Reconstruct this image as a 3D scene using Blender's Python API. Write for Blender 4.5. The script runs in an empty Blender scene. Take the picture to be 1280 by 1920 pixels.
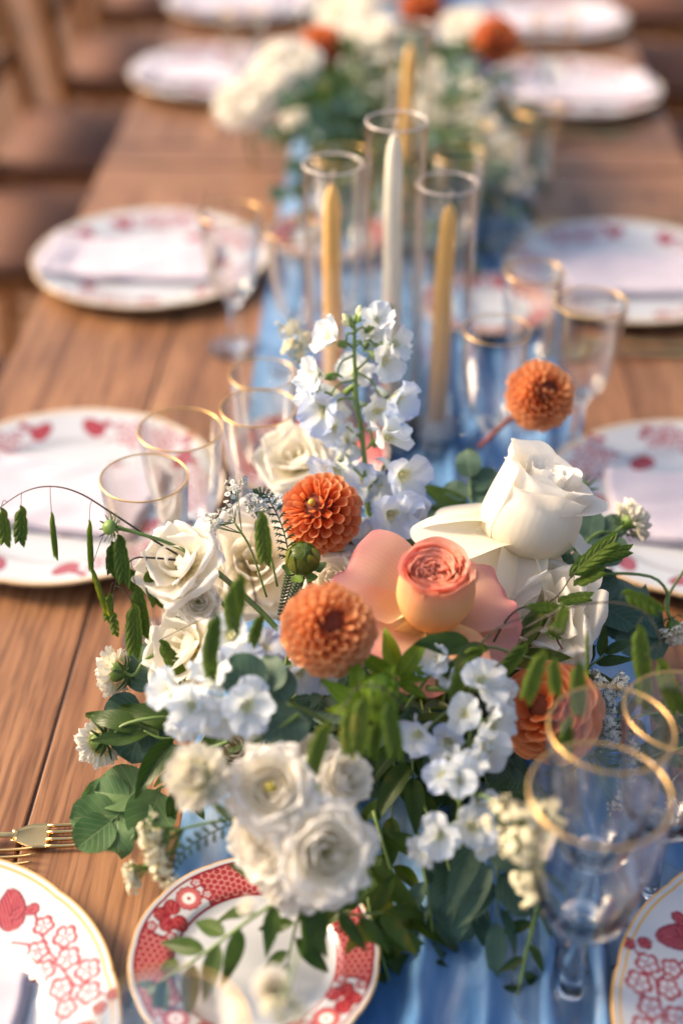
import bpy, math, random
import numpy as np
from mathutils import Vector, Matrix, Quaternion

random.seed(7)
rng = np.random.RandomState(11)
S = bpy.context.scene
COL = S.collection
R = math.radians
TZ = 0.75                      # table top height

# ------------------------------------------------------------------ camera
F_PX, PITCH, YAW, CAM_H = 2600.0, R(35), R(2.1), 0.82
cam_d = bpy.data.cameras.new('camera')
cam = bpy.data.objects.new('camera', cam_d)
COL.objects.link(cam)
cam.location = (0, 0, TZ + CAM_H)
cam.rotation_euler = (R(90) - PITCH, 0, YAW)
cam_d.sensor_fit = 'VERTICAL'
cam_d.sensor_height = 36.0
cam_d.lens = 36.0 * F_PX / 1920.0
cam_d.clip_start = 0.05
cam_d.clip_end = 400
cam_d.dof.use_dof = True
cam_d.dof.focus_distance = 1.075
cam_d.dof.aperture_fstop = 1.75
S.camera = cam

# ------------------------------------------------------------------ world and sun
SUN_EL, SUN_AZ = R(33), R(-76)          # behind and to the left of the table
w = bpy.data.worlds.new('World'); S.world = w; w.use_nodes = True
wn = w.node_tree.nodes; wn.clear()
sky = wn.new('ShaderNodeTexSky'); sky.sky_type = 'NISHITA'; sky.sun_disc = False
sky.sun_elevation = SUN_EL; sky.sun_rotation = SUN_AZ
sky.air_density = 1.0; sky.dust_density = 4.5; sky.ozone_density = 0.5
bg = wn.new('ShaderNodeBackground'); bg.inputs[1].default_value = 0.115
wo = wn.new('ShaderNodeOutputWorld')
w.node_tree.links.new(sky.outputs[0], bg.inputs[0]); w.node_tree.links.new(bg.outputs[0], wo.inputs[0])
sl = bpy.data.lights.new('sun', 'SUN'); sun = bpy.data.objects.new('sun', sl); COL.objects.link(sun)
sl.energy = 2.6; sl.angle = R(22); sl.color = (1.0, 0.77, 0.50)
sd = Vector((math.sin(SUN_AZ) * math.cos(SUN_EL), math.cos(SUN_AZ) * math.cos(SUN_EL), math.sin(SUN_EL)))
sun.rotation_euler = sd.to_track_quat('Z', 'Y').to_euler()
sun.location = (0, 0, 5)
S.view_settings.view_transform = 'Standard'
S.view_settings.look = 'None'
S.view_settings.exposure = 1.2
S.view_settings.gamma = 1.0
S.view_settings.use_curve_mapping = False
S.cycles.use_denoising = True
S.cycles.max_bounces = 14
S.cycles.transmission_bounces = 12
S.cycles.transparent_max_bounces = 12
S.cycles.sample_clamp_indirect = 20.0
S.cycles.blur_glossy = 0.5

# ------------------------------------------------------------------ places: a ray of the lens met at a depth or at a height over the table
_F = Vector((-math.sin(YAW) * math.cos(PITCH), math.cos(YAW) * math.cos(PITCH), -math.sin(PITCH)))
_R = Vector((math.cos(YAW), math.sin(YAW), 0)); _U = _R.cross(_F)
_C = Vector((0, 0, TZ + CAM_H))
def proj(p):
    v = p - _C; z = v.dot(_F); return 640 + F_PX * v.dot(_R) / z, 960 - F_PX * v.dot(_U) / z, z
def W(px, py, z): return _C + z * (_F + _R * ((px - 640) / F_PX) - _U * ((py - 960) / F_PX))
def T(px, py, h=0.0):
    d = _F + _R * ((px - 640) / F_PX) - _U * ((py - 960) / F_PX)
    return _C + d * ((TZ + h - _C.z) / d.z)

# ------------------------------------------------------------------ object helpers
def thing(name, label, cat, loc=(0, 0, 0), group=None, rot=None):
    o = bpy.data.objects.new(name, None); COL.objects.link(o)
    o.empty_display_size = 0.02
    o.location = loc
    if rot is not None:
        o.rotation_mode = 'QUATERNION'; o.rotation_quaternion = rot
    o['label'] = label; o['category'] = cat
    if group: o['group'] = group
    return o
def tag(o, label, cat, group=None, kind=None):
    o['label'] = label
    if cat: o['category'] = cat
    if group: o['group'] = group
    if kind: o['kind'] = kind
    return o
def mesh(name, V, Fc, mat, uv=None, col=None, smooth=True):
    me = bpy.data.meshes.new(name)
    V = np.asarray(V, dtype=np.float64).reshape(-1, 3)
    me.from_pydata(V.tolist(), [], [tuple(f) for f in Fc])
    if smooth: me.polygons.foreach_set('use_smooth', [True] * len(me.polygons))
    if uv is not None:
        uv = np.asarray(uv)
        l = me.uv_layers.new(name='UVMap')
        idx = np.empty(len(me.loops), dtype=np.int64); me.loops.foreach_get('vertex_index', idx)
        l.data.foreach_set('uv', uv[idx].astype(np.float32).ravel())
    if col is not None:
        a = me.color_attributes.new('print', 'FLOAT_COLOR', 'POINT')
        c4 = np.ones((len(V), 4), dtype=np.float32); c4[:, :3] = col
        a.data.foreach_set('color', c4.ravel())
    if mat: me.materials.append(mat)
    me.update()
    return me
def put(name, me, parent=None, M=None):
    o = bpy.data.objects.new(name, me); COL.objects.link(o)
    if parent is not None:
        o.parent = parent; KIDS.setdefault(parent.name, []).append(o)
    if M is not None: o.matrix_basis = M
    return o
def copy_tree(o, parent=None):
    c = o.copy(); COL.objects.link(c)
    if parent is not None:
        c.parent = parent; KIDS.setdefault(parent.name, []).append(c)
    for ch in list(KIDS.get(o.name, ())):
        copy_tree(ch, c)
    return c
KIDS = {}
def place(root, loc, rot=None, scale=1.0, label=None, group=None):
    root.location = loc
    if rot is not None:
        root.rotation_mode = 'QUATERNION'; root.rotation_quaternion = rot
    root.scale = (scale,) * 3
    if label: root['label'] = label
    if group: root['group'] = group
    return root
def frame(axis, up=(0, 0, 1), spin=0.0):
    """rotation whose local Z is axis"""
    a = Vector(axis).normalized()
    q = a.to_track_quat('Z', 'Y')
    return q @ Quaternion((0, 0, 1), spin)
def mat_xyz(x, y, z, o=(0, 0, 0), s=1.0):
    m = Matrix.Identity(4)
    for i, v in enumerate((x, y, z)):
        for j in range(3): m[j][i] = v[j] * s
    for j in range(3): m[j][3] = o[j]
    return m

class MB:
    def __init__(s): s.V = []; s.F = []; s.UV = []; s.n = 0
    def add(s, V, Fc, uv=None):
        V = np.asarray(V, float).reshape(-1, 3)
        s.V.append(V); s.F += [tuple(i + s.n for i in f) for f in Fc]
        s.UV.append(np.zeros((len(V), 2)) if uv is None else np.asarray(uv)); s.n += len(V)
        return s
    def tube(s, pts, rad, n=6, cap=True):
        V, Fc, uv = tube(pts, rad, n, cap); return s.add(V, Fc, uv)
    def box(s, c, d, bev=0.0, rz=0.0):
        V, Fc = box(c, d, bev, rz); return s.add(V, Fc)
    def xf(s, V, Fc, M, uv=None):
        V = np.asarray(V, float); A = np.array(M)
        return s.add(V @ A[:3, :3].T + A[:3, 3], Fc, uv)
    def build(s, name, mat, parent=None, M=None, smooth=True):
        me = mesh(name, np.concatenate(s.V), s.F, mat, np.concatenate(s.UV), smooth=smooth)
        return put(name, me, parent, M)

def grid_faces(nu, nv, wrap=False):
    F_ = []
    for j in range(nv - 1):
        for i in range(nu if wrap else nu - 1):
            i2 = (i + 1) % nu
            F_.append((j * nu + i, j * nu + i2, (j + 1) * nu + i2, (j + 1) * nu + i))
    return F_
def tube(pts, rad, n=6, cap=True):
    P = [Vector(p) for p in pts]; m = len(P)
    if not hasattr(rad, '__len__'): rad = [rad] * m
    V = []; uv = []
    t = (P[1] - P[0]).normalized()
    a = t.orthogonal().normalized()
    for k in range(m):
        tt = (P[min(k + 1, m - 1)] - P[max(k - 1, 0)])
        if tt.length > 1e-9:
            tt.normalize(); a = (a - tt * a.dot(tt)).normalized(); t = tt
        b = t.cross(a)
        for i in range(n):
            an = 2 * math.pi * i / n
            V.append(P[k] + (a * math.cos(an) + b * math.sin(an)) * rad[k]); uv.append((i / n, k / (m - 1)))
    F_ = grid_faces(n, m, True)
    if cap:
        F_.append(tuple(range(n - 1, -1, -1))); F_.append(tuple((m - 1) * n + i for i in range(n)))
    return np.array([tuple(v) for v in V]), F_, np.array(uv)
def box(c, d, bev=0.0, rz=0.0):
    x, y, z = (q / 2 for q in d)
    if bev <= 0:
        V = np.array([(sx * x, sy * y, sz * z) for sz in (-1, 1) for sy in (-1, 1) for sx in (-1, 1)], float)
        F_ = [(0, 2, 3, 1), (4, 5, 7, 6), (0, 1, 5, 4), (2, 6, 7, 3), (0, 4, 6, 2), (1, 3, 7, 5)]
    else:
        b = bev; rings = []
        for zz, e in ((-z, b), (-z + b, 0), (z - b, 0), (z, b)):
            X, Y = x - e, y - e
            rings += [(-X + (b if e == 0 else 0), -Y, zz), (X - (b if e == 0 else 0), -Y, zz), (X, -Y + (b if e == 0 else 0), zz), (X, Y - (b if e == 0 else 0), zz),
                      (X - (b if e == 0 else 0), Y, zz), (-X + (b if e == 0 else 0), Y, zz), (-X, Y - (b if e == 0 else 0), zz), (-X, -Y + (b if e == 0 else 0), zz)]
        V = np.array(rings, float); F_ = grid_faces(8, 4, True) + [tuple(range(7, -1, -1)), tuple(range(24, 32))]
    if rz:
        c_, s_ = math.cos(rz), math.sin(rz)
        V = np.stack([V[:, 0] * c_ - V[:, 1] * s_, V[:, 0] * s_ + V[:, 1] * c_, V[:, 2]], 1)
    return V + np.array(c, float), F_
def lathe(prof, n=48, closed=False, fr=None):
    """prof [(r,z)] revolved about Z"""
    V = []; uv = []
    for k, (r, z) in enumerate(prof):
        for i in range(n):
            a = 2 * math.pi * i / n
            V.append((r * math.cos(a), r * math.sin(a), z)); uv.append((i / n, k / (len(prof) - 1)))
    F_ = grid_faces(n, len(prof), True)
    if closed:
        m = len(prof)
        for i in range(n):
            i2 = (i + 1) % n
            F_.append(((m - 1) * n + i, (m - 1) * n + i2, i2, i))
    return np.array(V), F_, np.array(uv)
def spline(pts, n):
    """catmull-rom through pts, n samples"""
    P = np.array([tuple(p) for p in pts], float)
    if len(P) == 2: return [Vector(P[0] + (P[1] - P[0]) * t) for t in np.linspace(0, 1, n)]
    P = np.vstack([2 * P[0] - P[1], P, 2 * P[-1] - P[-2]])
    out = []
    m = len(P) - 3
    for t in np.linspace(0, m - 1e-6, n):
        i = int(t); f = t - i
        a, b, c, d = P[i:i + 4]
        q = 0.5 * (2 * b + (c - a) * f + (2 * a - 5 * b + 4 * c - d) * f * f + (3 * b - a - 3 * c + d) * f ** 3)
        out.append(Vector(q) if len(q) == 3 else q)
    return out

# ------------------------------------------------------------------ materials
def node_mat(name):
    m = bpy.data.materials.new(name); m.use_nodes = True
    nt = m.node_tree; b = nt.nodes['Principled BSDF']
    return m, nt, b, nt.nodes.new, nt.links.new
def ramp(nt, stops, interp='LINEAR'):
    r = nt.nodes.new('ShaderNodeValToRGB'); e = r.color_ramp.elements; r.color_ramp.interpolation = interp
    e[0].position, e[0].color = stops[0][0], (*stops[0][1], 1)
    e[1].position, e[1].color = stops[1][0], (*stops[1][1], 1)
    for p, c in stops[2:]:
        q = e.new(p); q.color = (*c, 1)
    return r
def simple(name, col, rough=0.5, metal=0.0, noise=0.0, nscale=30, bump=0.0, bscale=200, coat=0.0, sheen=0.0):
    m, nt, b, N, L = node_mat(name)
    b.inputs['Base Color'].default_value = (*col, 1); b.inputs['Roughness'].default_value = rough; b.inputs['Metallic'].default_value = metal
    b.inputs['Coat Weight'].default_value = coat; b.inputs['Sheen Weight'].default_value = sheen
    tc = N('ShaderNodeTexCoord')
    if noise:
        n = N('ShaderNodeTexNoise'); n.inputs['Scale'].default_value = nscale; n.inputs['Detail'].default_value = 6; L(tc.outputs['Object'], n.inputs['Vector'])
        r = ramp(nt, [(0.25, tuple(c * (1 - noise) for c in col)), (0.75, tuple(min(1, c * (1 + noise)) for c in col))])
        L(n.outputs[0], r.inputs[0]); L(r.outputs[0], b.inputs['Base Color'])
    if bump:
        n2 = N('ShaderNodeTexNoise'); n2.inputs['Scale'].default_value = bscale; n2.inputs['Detail'].default_value = 4; L(tc.outputs['Object'], n2.inputs['Vector'])
        bp = N('ShaderNodeBump'); bp.inputs['Strength'].default_value = bump; bp.inputs['Distance'].default_value = 0.001
        L(n2.outputs[0], bp.inputs['Height']); L(bp.outputs[0], b.inputs['Normal'])
    return m
def petal_mat(name, stops, rough=0.55, trans=0.35, veins=60, vary=0.10, vc=0.0, bump=0.10):
    """colour runs along UV.y from petal base to tip; fine veins; each petal a little different"""
    m, nt, b, N, L = node_mat(name)
    uv = N('ShaderNodeUVMap'); sp = N('ShaderNodeSeparateXYZ'); L(uv.outputs[0], sp.inputs[0])
    tc = N('ShaderNodeTexCoord')
    nz = N('ShaderNodeTexNoise'); nz.inputs['Scale'].default_value = 45; nz.inputs['Detail'].default_value = 3; L(tc.outputs['Object'], nz.inputs['Vector'])
    ma = N('ShaderNodeMath'); ma.operation = 'MULTIPLY_ADD'; ma.inputs[1].default_value = 0.35; L(nz.outputs[0], ma.inputs[0])
    sb = N('ShaderNodeMath'); sb.operation = 'SUBTRACT'; sb.inputs[1].default_value = 0.175; L(sp.outputs[1], sb.inputs[0]); L(sb.outputs[0], ma.inputs[2])
    r = ramp(nt, stops); L(ma.outputs[0], r.inputs[0])
    oi = N('ShaderNodeObjectInfo'); hs = N('ShaderNodeHueSaturation')
    mr = N('ShaderNodeMapRange'); mr.inputs[3].default_value = 1 - vary; mr.inputs[4].default_value = 1 + vary * 0.6; L(oi.outputs['Random'], mr.inputs[0])
    L(mr.outputs[0], hs.inputs['Value']); L(r.outputs[0], hs.inputs['Color'])
    wv = N('ShaderNodeTexWave'); wv.bands_direction = 'X'; wv.inputs['Scale'].default_value = veins / 6.28; wv.inputs['Distortion'].default_value = 2.5; wv.inputs['Detail'].default_value = 2
    L(uv.outputs[0], wv.inputs['Vector'])
    bp = N('ShaderNodeBump'); bp.inputs['Strength'].default_value = bump; bp.inputs['Distance'].default_value = 0.0006
    L(wv.outputs['Fac'], bp.inputs['Height']); L(bp.outputs[0], b.inputs['Normal'])
    fin = hs.outputs[0]
    if vc:
        vm = N('ShaderNodeMath'); vm.operation = 'MULTIPLY'; vm.inputs[1].default_value = 0.28 * vc; L(wv.outputs['Fac'], vm.inputs[0])
        hm = N('ShaderNodeMixRGB'); hm.blend_type = 'MULTIPLY'; hm.inputs[2].default_value = (0.97, 0.80, 0.66, 1); L(vm.outputs[0], hm.inputs[0]); L(hs.outputs[0], hm.inputs[1]); fin = hm.outputs[0]
    L(fin, b.inputs['Base Color']); b.inputs['Roughness'].default_value = rough
    b.inputs['Specular IOR Level'].default_value = 0.3
    tr = N('ShaderNodeBsdfTranslucent'); L(fin, tr.inputs[0])
    mx = N('ShaderNodeMixShader'); mx.inputs[0].default_value = trans
    L(b.outputs[0], mx.inputs[1]); L(tr.outputs[0], mx.inputs[2]); L(mx.outputs[0], nt.nodes['Material Output'].inputs[0])
    return m
def leaf_mat(name, c1, c2, vein, rough=0.4, trans=0.25, spots=None, veins=9, vstr=0.5):
    m, nt, b, N, L = node_mat(name)
    uv = N('ShaderNodeUVMap'); sp = N('ShaderNodeSeparateXYZ'); L(uv.outputs[0], sp.inputs[0])
    # side veins: bands of v + |u - .5|
    ab = N('ShaderNodeMath'); ab.operation = 'SUBTRACT'; ab.inputs[1].default_value = 0.5; L(sp.outputs[0], ab.inputs[0])
    ab2 = N('ShaderNodeMath'); ab2.operation = 'ABSOLUTE'; L(ab.outputs[0], ab2.inputs[0])
    vv = N('ShaderNodeMath'); vv.operation = 'MULTIPLY_ADD'; vv.inputs[1].default_value = -0.8; L(ab2.outputs[0], vv.inputs[0]); L(sp.outputs[1], vv.inputs[2])
    sn = N('ShaderNodeMath'); sn.operation = 'MULTIPLY'; sn.inputs[1].default_value = veins * 6.283; L(vv.outputs[0], sn.inputs[0])
    s2 = N('ShaderNodeMath'); s2.operation = 'SINE'; L(sn.outputs[0], s2.inputs[0])
    vr = N('ShaderNodeMapRange'); vr.inputs[1].default_value = 0.86; vr.inputs[2].default_value = 1.0; L(s2.outputs[0], vr.inputs[0])
    mid = N('ShaderNodeMapRange'); mid.inputs[1].default_value = 0.035; mid.inputs[2].default_value = 0.005; L(ab2.outputs[0], mid.inputs[0])
    mxv = N('ShaderNodeMath'); mxv.operation = 'MAXIMUM'; L(vr.outputs[0], mxv.inputs[0]); L(mid.outputs[0], mxv.inputs[1])
    ml = N('ShaderNodeMath'); ml.operation = 'MULTIPLY'; ml.inputs[1].default_value = vstr; L(mxv.outputs[0], ml.inputs[0])
    tc = N('ShaderNodeTexCoord'); oi = N('ShaderNodeObjectInfo')
    ad = N('ShaderNodeVectorMath'); ad.operation = 'ADD'; L(tc.outputs['Object'], ad.inputs[0])
    cm = N('ShaderNodeCombineXYZ'); L(oi.outputs['Random'], cm.inputs[0]); L(oi.outputs['Random'], cm.inputs[1]); L(cm.outputs[0], ad.inputs[1])
    nz = N('ShaderNodeTexNoise'); nz.inputs['Scale'].default_value = 38; nz.inputs['Detail'].default_value = 5; L(ad.outputs[0], nz.inputs['Vector'])
    stops = [(0.3, c1), (0.68, c2)]
    if spots: stops.append((0.80, spots))
    am = N('ShaderNodeMath'); am.operation = 'MULTIPLY_ADD'; am.inputs[1].default_value = 0.35; L(oi.outputs['Random'], am.inputs[0])
    sb = N('ShaderNodeMath'); sb.operation = 'SUBTRACT'; sb.inputs[1].default_value = 0.17; L(nz.outputs[0], sb.inputs[0]); L(sb.outputs[0], am.inputs[2])
    r = ramp(nt, stops); L(am.outputs[0], r.inputs[0])
    mc = N('ShaderNodeMixRGB'); L(ml.outputs[0], mc.inputs[0]); L(r.outputs[0], mc.inputs[1]); mc.inputs[2].default_value = (*vein, 1)
    L(mc.outputs[0], b.inputs['Base Color']); b.inputs['Roughness'].default_value = rough; b.inputs['Specular IOR Level'].default_value = 0.3
    bp = N('ShaderNodeBump'); bp.inputs['Strength'].default_value = 0.5; bp.inputs['Distance'].default_value = 0.0005; bp.invert = True
    L(mxv.outputs[0], bp.inputs['Height']); L(bp.outputs[0], b.inputs['Normal'])
    tr = N('ShaderNodeBsdfTranslucent'); hs = N('ShaderNodeHueSaturation'); hs.inputs['Value'].default_value = 1.6; hs.inputs['Saturation'].default_value = 1.15
    L(mc.outputs[0], hs.inputs['Color']); L(hs.outputs[0], tr.inputs[0])
    mx = N('ShaderNodeMixShader'); mx.inputs[0].default_value = trans
    L(b.outputs[0], mx.inputs[1]); L(tr.outputs[0], mx.inputs[2]); L(mx.outputs[0], nt.nodes['Material Output'].inputs[0])
    return m
def wood_mat(name, dark, mid, light, rough=0.42, gscale=1.0, axis='Y', uselocal=True):
    m, nt, b, N, L = node_mat(name)
    tc = N('ShaderNodeTexCoord'); oi = N('ShaderNodeObjectInfo')
    ml = N('ShaderNodeMath'); ml.operation = 'MULTIPLY'; ml.inputs[1].default_value = 37.0; L(oi.outputs['Random'], ml.inputs[0])
    cm = N('ShaderNodeCombineXYZ'); L(ml.outputs[0], cm.inputs[0]); L(ml.outputs[0], cm.inputs[1]); L(ml.outputs[0], cm.inputs[2])
    ad = N('ShaderNodeVectorMath'); ad.operation = 'ADD'; L(tc.outputs['Object'], ad.inputs[0]); L(cm.outputs[0], ad.inputs[1])
    sc = {'X': (1.2, 22, 22), 'Y': (22, 1.2, 22), 'Z': (22, 22, 1.2)}[axis]
    mp = N('ShaderNodeMapping'); mp.inputs['Scale'].default_value = tuple(s * gscale for s in sc); L(ad.outputs[0], mp.inputs[0])
    n1 = N('ShaderNodeTexNoise'); n1.inputs['Scale'].default_value = 1.0; n1.inputs['Detail'].default_value = 8; n1.inputs['Roughness'].default_value = 0.62; n1.inputs['Distortion'].default_value = 1.2
    L(mp.outputs[0], n1.inputs['Vector'])
    mp2 = N('ShaderNodeMapping'); mp2.inputs['Scale'].default_value = tuple(s * 9 * gscale for s in sc); L(ad.outputs[0], mp2.inputs[0])
    n2 = N('ShaderNodeTexNoise'); n2.inputs['Scale'].default_value = 1.0; n2.inputs['Detail'].default_value = 3; L(mp2.outputs[0], n2.inputs['Vector'])
    r = ramp(nt, [(0.30, dark), (0.47, mid), (0.66, light)]); L(n1.outputs[0], r.inputs[0])
    r2 = ramp(nt, [(0.36, (0.32, 0.27, 0.24)), (0.52, (1, 1, 1))]); L(n2.outputs[0], r2.inputs[0])
    mu = N('ShaderNodeMixRGB'); mu.blend_type = 'MULTIPLY'; mu.inputs[0].default_value = 0.6; L(r.outputs[0], mu.inputs[1]); L(r2.outputs[0], mu.inputs[2])
    mp3 = N('ShaderNodeMapping'); mp3.inputs['Scale'].default_value = tuple(3.2 if q > 5 else 1.1 for q in sc); L(ad.outputs[0], mp3.inputs[0])
    vo = N('ShaderNodeTexVoronoi'); vo.inputs['Scale'].default_value = 1.6; L(mp3.outputs[0], vo.inputs['Vector'])
    kr = ramp(nt, [(0.0, (0.28, 0.20, 0.15)), (0.035, (0.45, 0.36, 0.30)), (0.075, (1, 1, 1))]); L(vo.outputs['Distance'], kr.inputs[0])
    n4 = N('ShaderNodeTexNoise'); n4.inputs['Scale'].default_value = 5.0; n4.inputs['Detail'].default_value = 6; L(ad.outputs[0], n4.inputs['Vector'])
    sr = ramp(nt, [(0.3, (0.72, 0.70, 0.68)), (0.55, (1, 1, 1)), (0.75, (1.0, 0.97, 0.93))]); L(n4.outputs[0], sr.inputs[0])
    m3 = N('ShaderNodeMixRGB'); m3.blend_type = 'MULTIPLY'; m3.inputs[0].default_value = 1.0; L(mu.outputs[0], m3.inputs[1]); L(kr.outputs[0], m3.inputs[2])
    m4 = N('ShaderNodeMixRGB'); m4.blend_type = 'MULTIPLY'; m4.inputs[0].default_value = 0.8; L(m3.outputs[0], m4.inputs[1]); L(sr.outputs[0], m4.inputs[2]); mu = m4
    hs = N('ShaderNodeHueSaturation'); mr = N('ShaderNodeMapRange'); mr.inputs[3].default_value = 0.8; mr.inputs[4].default_value = 1.15; L(oi.outputs['Random'], mr.inputs[0])
    L(mr.outputs[0], hs.inputs['Value']); L(mu.outputs[0], hs.inputs['Color']); L(hs.outputs[0], b.inputs['Base Color'])
    b.inputs['Roughness'].default_value = rough; b.inputs['Specular IOR Level'].default_value = 0.38
    bp = N('ShaderNodeBump'); bp.inputs['Strength'].default_value = 0.35; bp.inputs['Distance'].default_value = 0.0008
    L(n2.outputs[0], bp.inputs['Height']); L(bp.outputs[0], b.inputs['Normal'])
    return m
def glass_mat(name, col=(1, 1, 1), rough=0.0, ior=1.47):
    m, nt, b, N, L = node_mat(name)
    b.inputs['Base Color'].default_value = (*col, 1); b.inputs['Roughness'].default_value = rough
    b.inputs['Transmission Weight'].default_value = 1.0; b.inputs['IOR'].default_value = ior
    return m
def thin_glass(name, pw_=2.6, mul=.85, rg=.03):
    m, nt, b, N, L = node_mat(name)
    tr = N('ShaderNodeBsdfTransparent'); tr.inputs[0].default_value = (0.985, 0.985, 0.98, 1)
    gl = N('ShaderNodeBsdfGlossy'); gl.inputs['Roughness'].default_value = rg
    lw = N('ShaderNodeLayerWeight'); lw.inputs[0].default_value = 0.5; pw = N('ShaderNodeMath'); pw.operation = 'POWER'; pw.inputs[1].default_value = pw_; L(lw.outputs['Facing'], pw.inputs[0])
    fz = N('ShaderNodeMath'); fz.operation = 'MULTIPLY_ADD'; fz.inputs[1].default_value = mul; fz.inputs[2].default_value = 0.03; L(pw.outputs[0], fz.inputs[0])
    mx = N('ShaderNodeMixShader'); L(fz.outputs[0], mx.inputs[0]); L(tr.outputs[0], mx.inputs[1]); L(gl.outputs[0], mx.inputs[2])
    L(mx.outputs[0], nt.nodes['Material Output'].inputs[0]); nt.nodes.remove(b)
    return m
def print_mat(name, rough=0.18):
    m, nt, b, N, L = node_mat(name)
    a = N('ShaderNodeVertexColor'); a.layer_name = 'print'
    L(a.outputs[0], b.inputs['Base Color']); b.inputs['Roughness'].default_value = rough; b.inputs['Coat Weight'].default_value = 0.4; b.inputs['Coat Roughness'].default_value = 0.08
    return m
def cloth_mat(name, stops, scale=(3.5, 1.0, 3.5), rough=0.75, weave=1400, sheen=0.3, trans=0.0):
    m, nt, b, N, L = node_mat(name)
    tc = N('ShaderNodeTexCoord'); mp = N('ShaderNodeMapping'); mp.inputs['Scale'].default_value = scale; L(tc.outputs['Object'], mp.inputs[0])
    n = N('ShaderNodeTexNoise'); n.inputs['Scale'].default_value = 2.2; n.inputs['Detail'].default_value = 5; n.inputs['Distortion'].default_value = 0.6; L(mp.outputs[0], n.inputs['Vector'])
    r = ramp(nt, stops); L(n.outputs[0], r.inputs[0])
    n3 = N('ShaderNodeTexNoise'); n3.inputs['Scale'].default_value = 90; n3.inputs['Detail'].default_value = 8; n3.inputs['Roughness'].default_value = 0.7; L(tc.outputs['Object'], n3.inputs['Vector'])
    bp = N('ShaderNodeBump'); bp.inputs['Strength'].default_value = 0.3; bp.inputs['Distance'].default_value = 0.0008
    L(n3.outputs[0], bp.inputs['Height']); L(bp.outputs[0], b.inputs['Normal'])
    L(r.outputs[0], b.inputs['Base Color']); b.inputs['Roughness'].default_value = rough; b.inputs['Sheen Weight'].default_value = sheen
    return m

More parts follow.
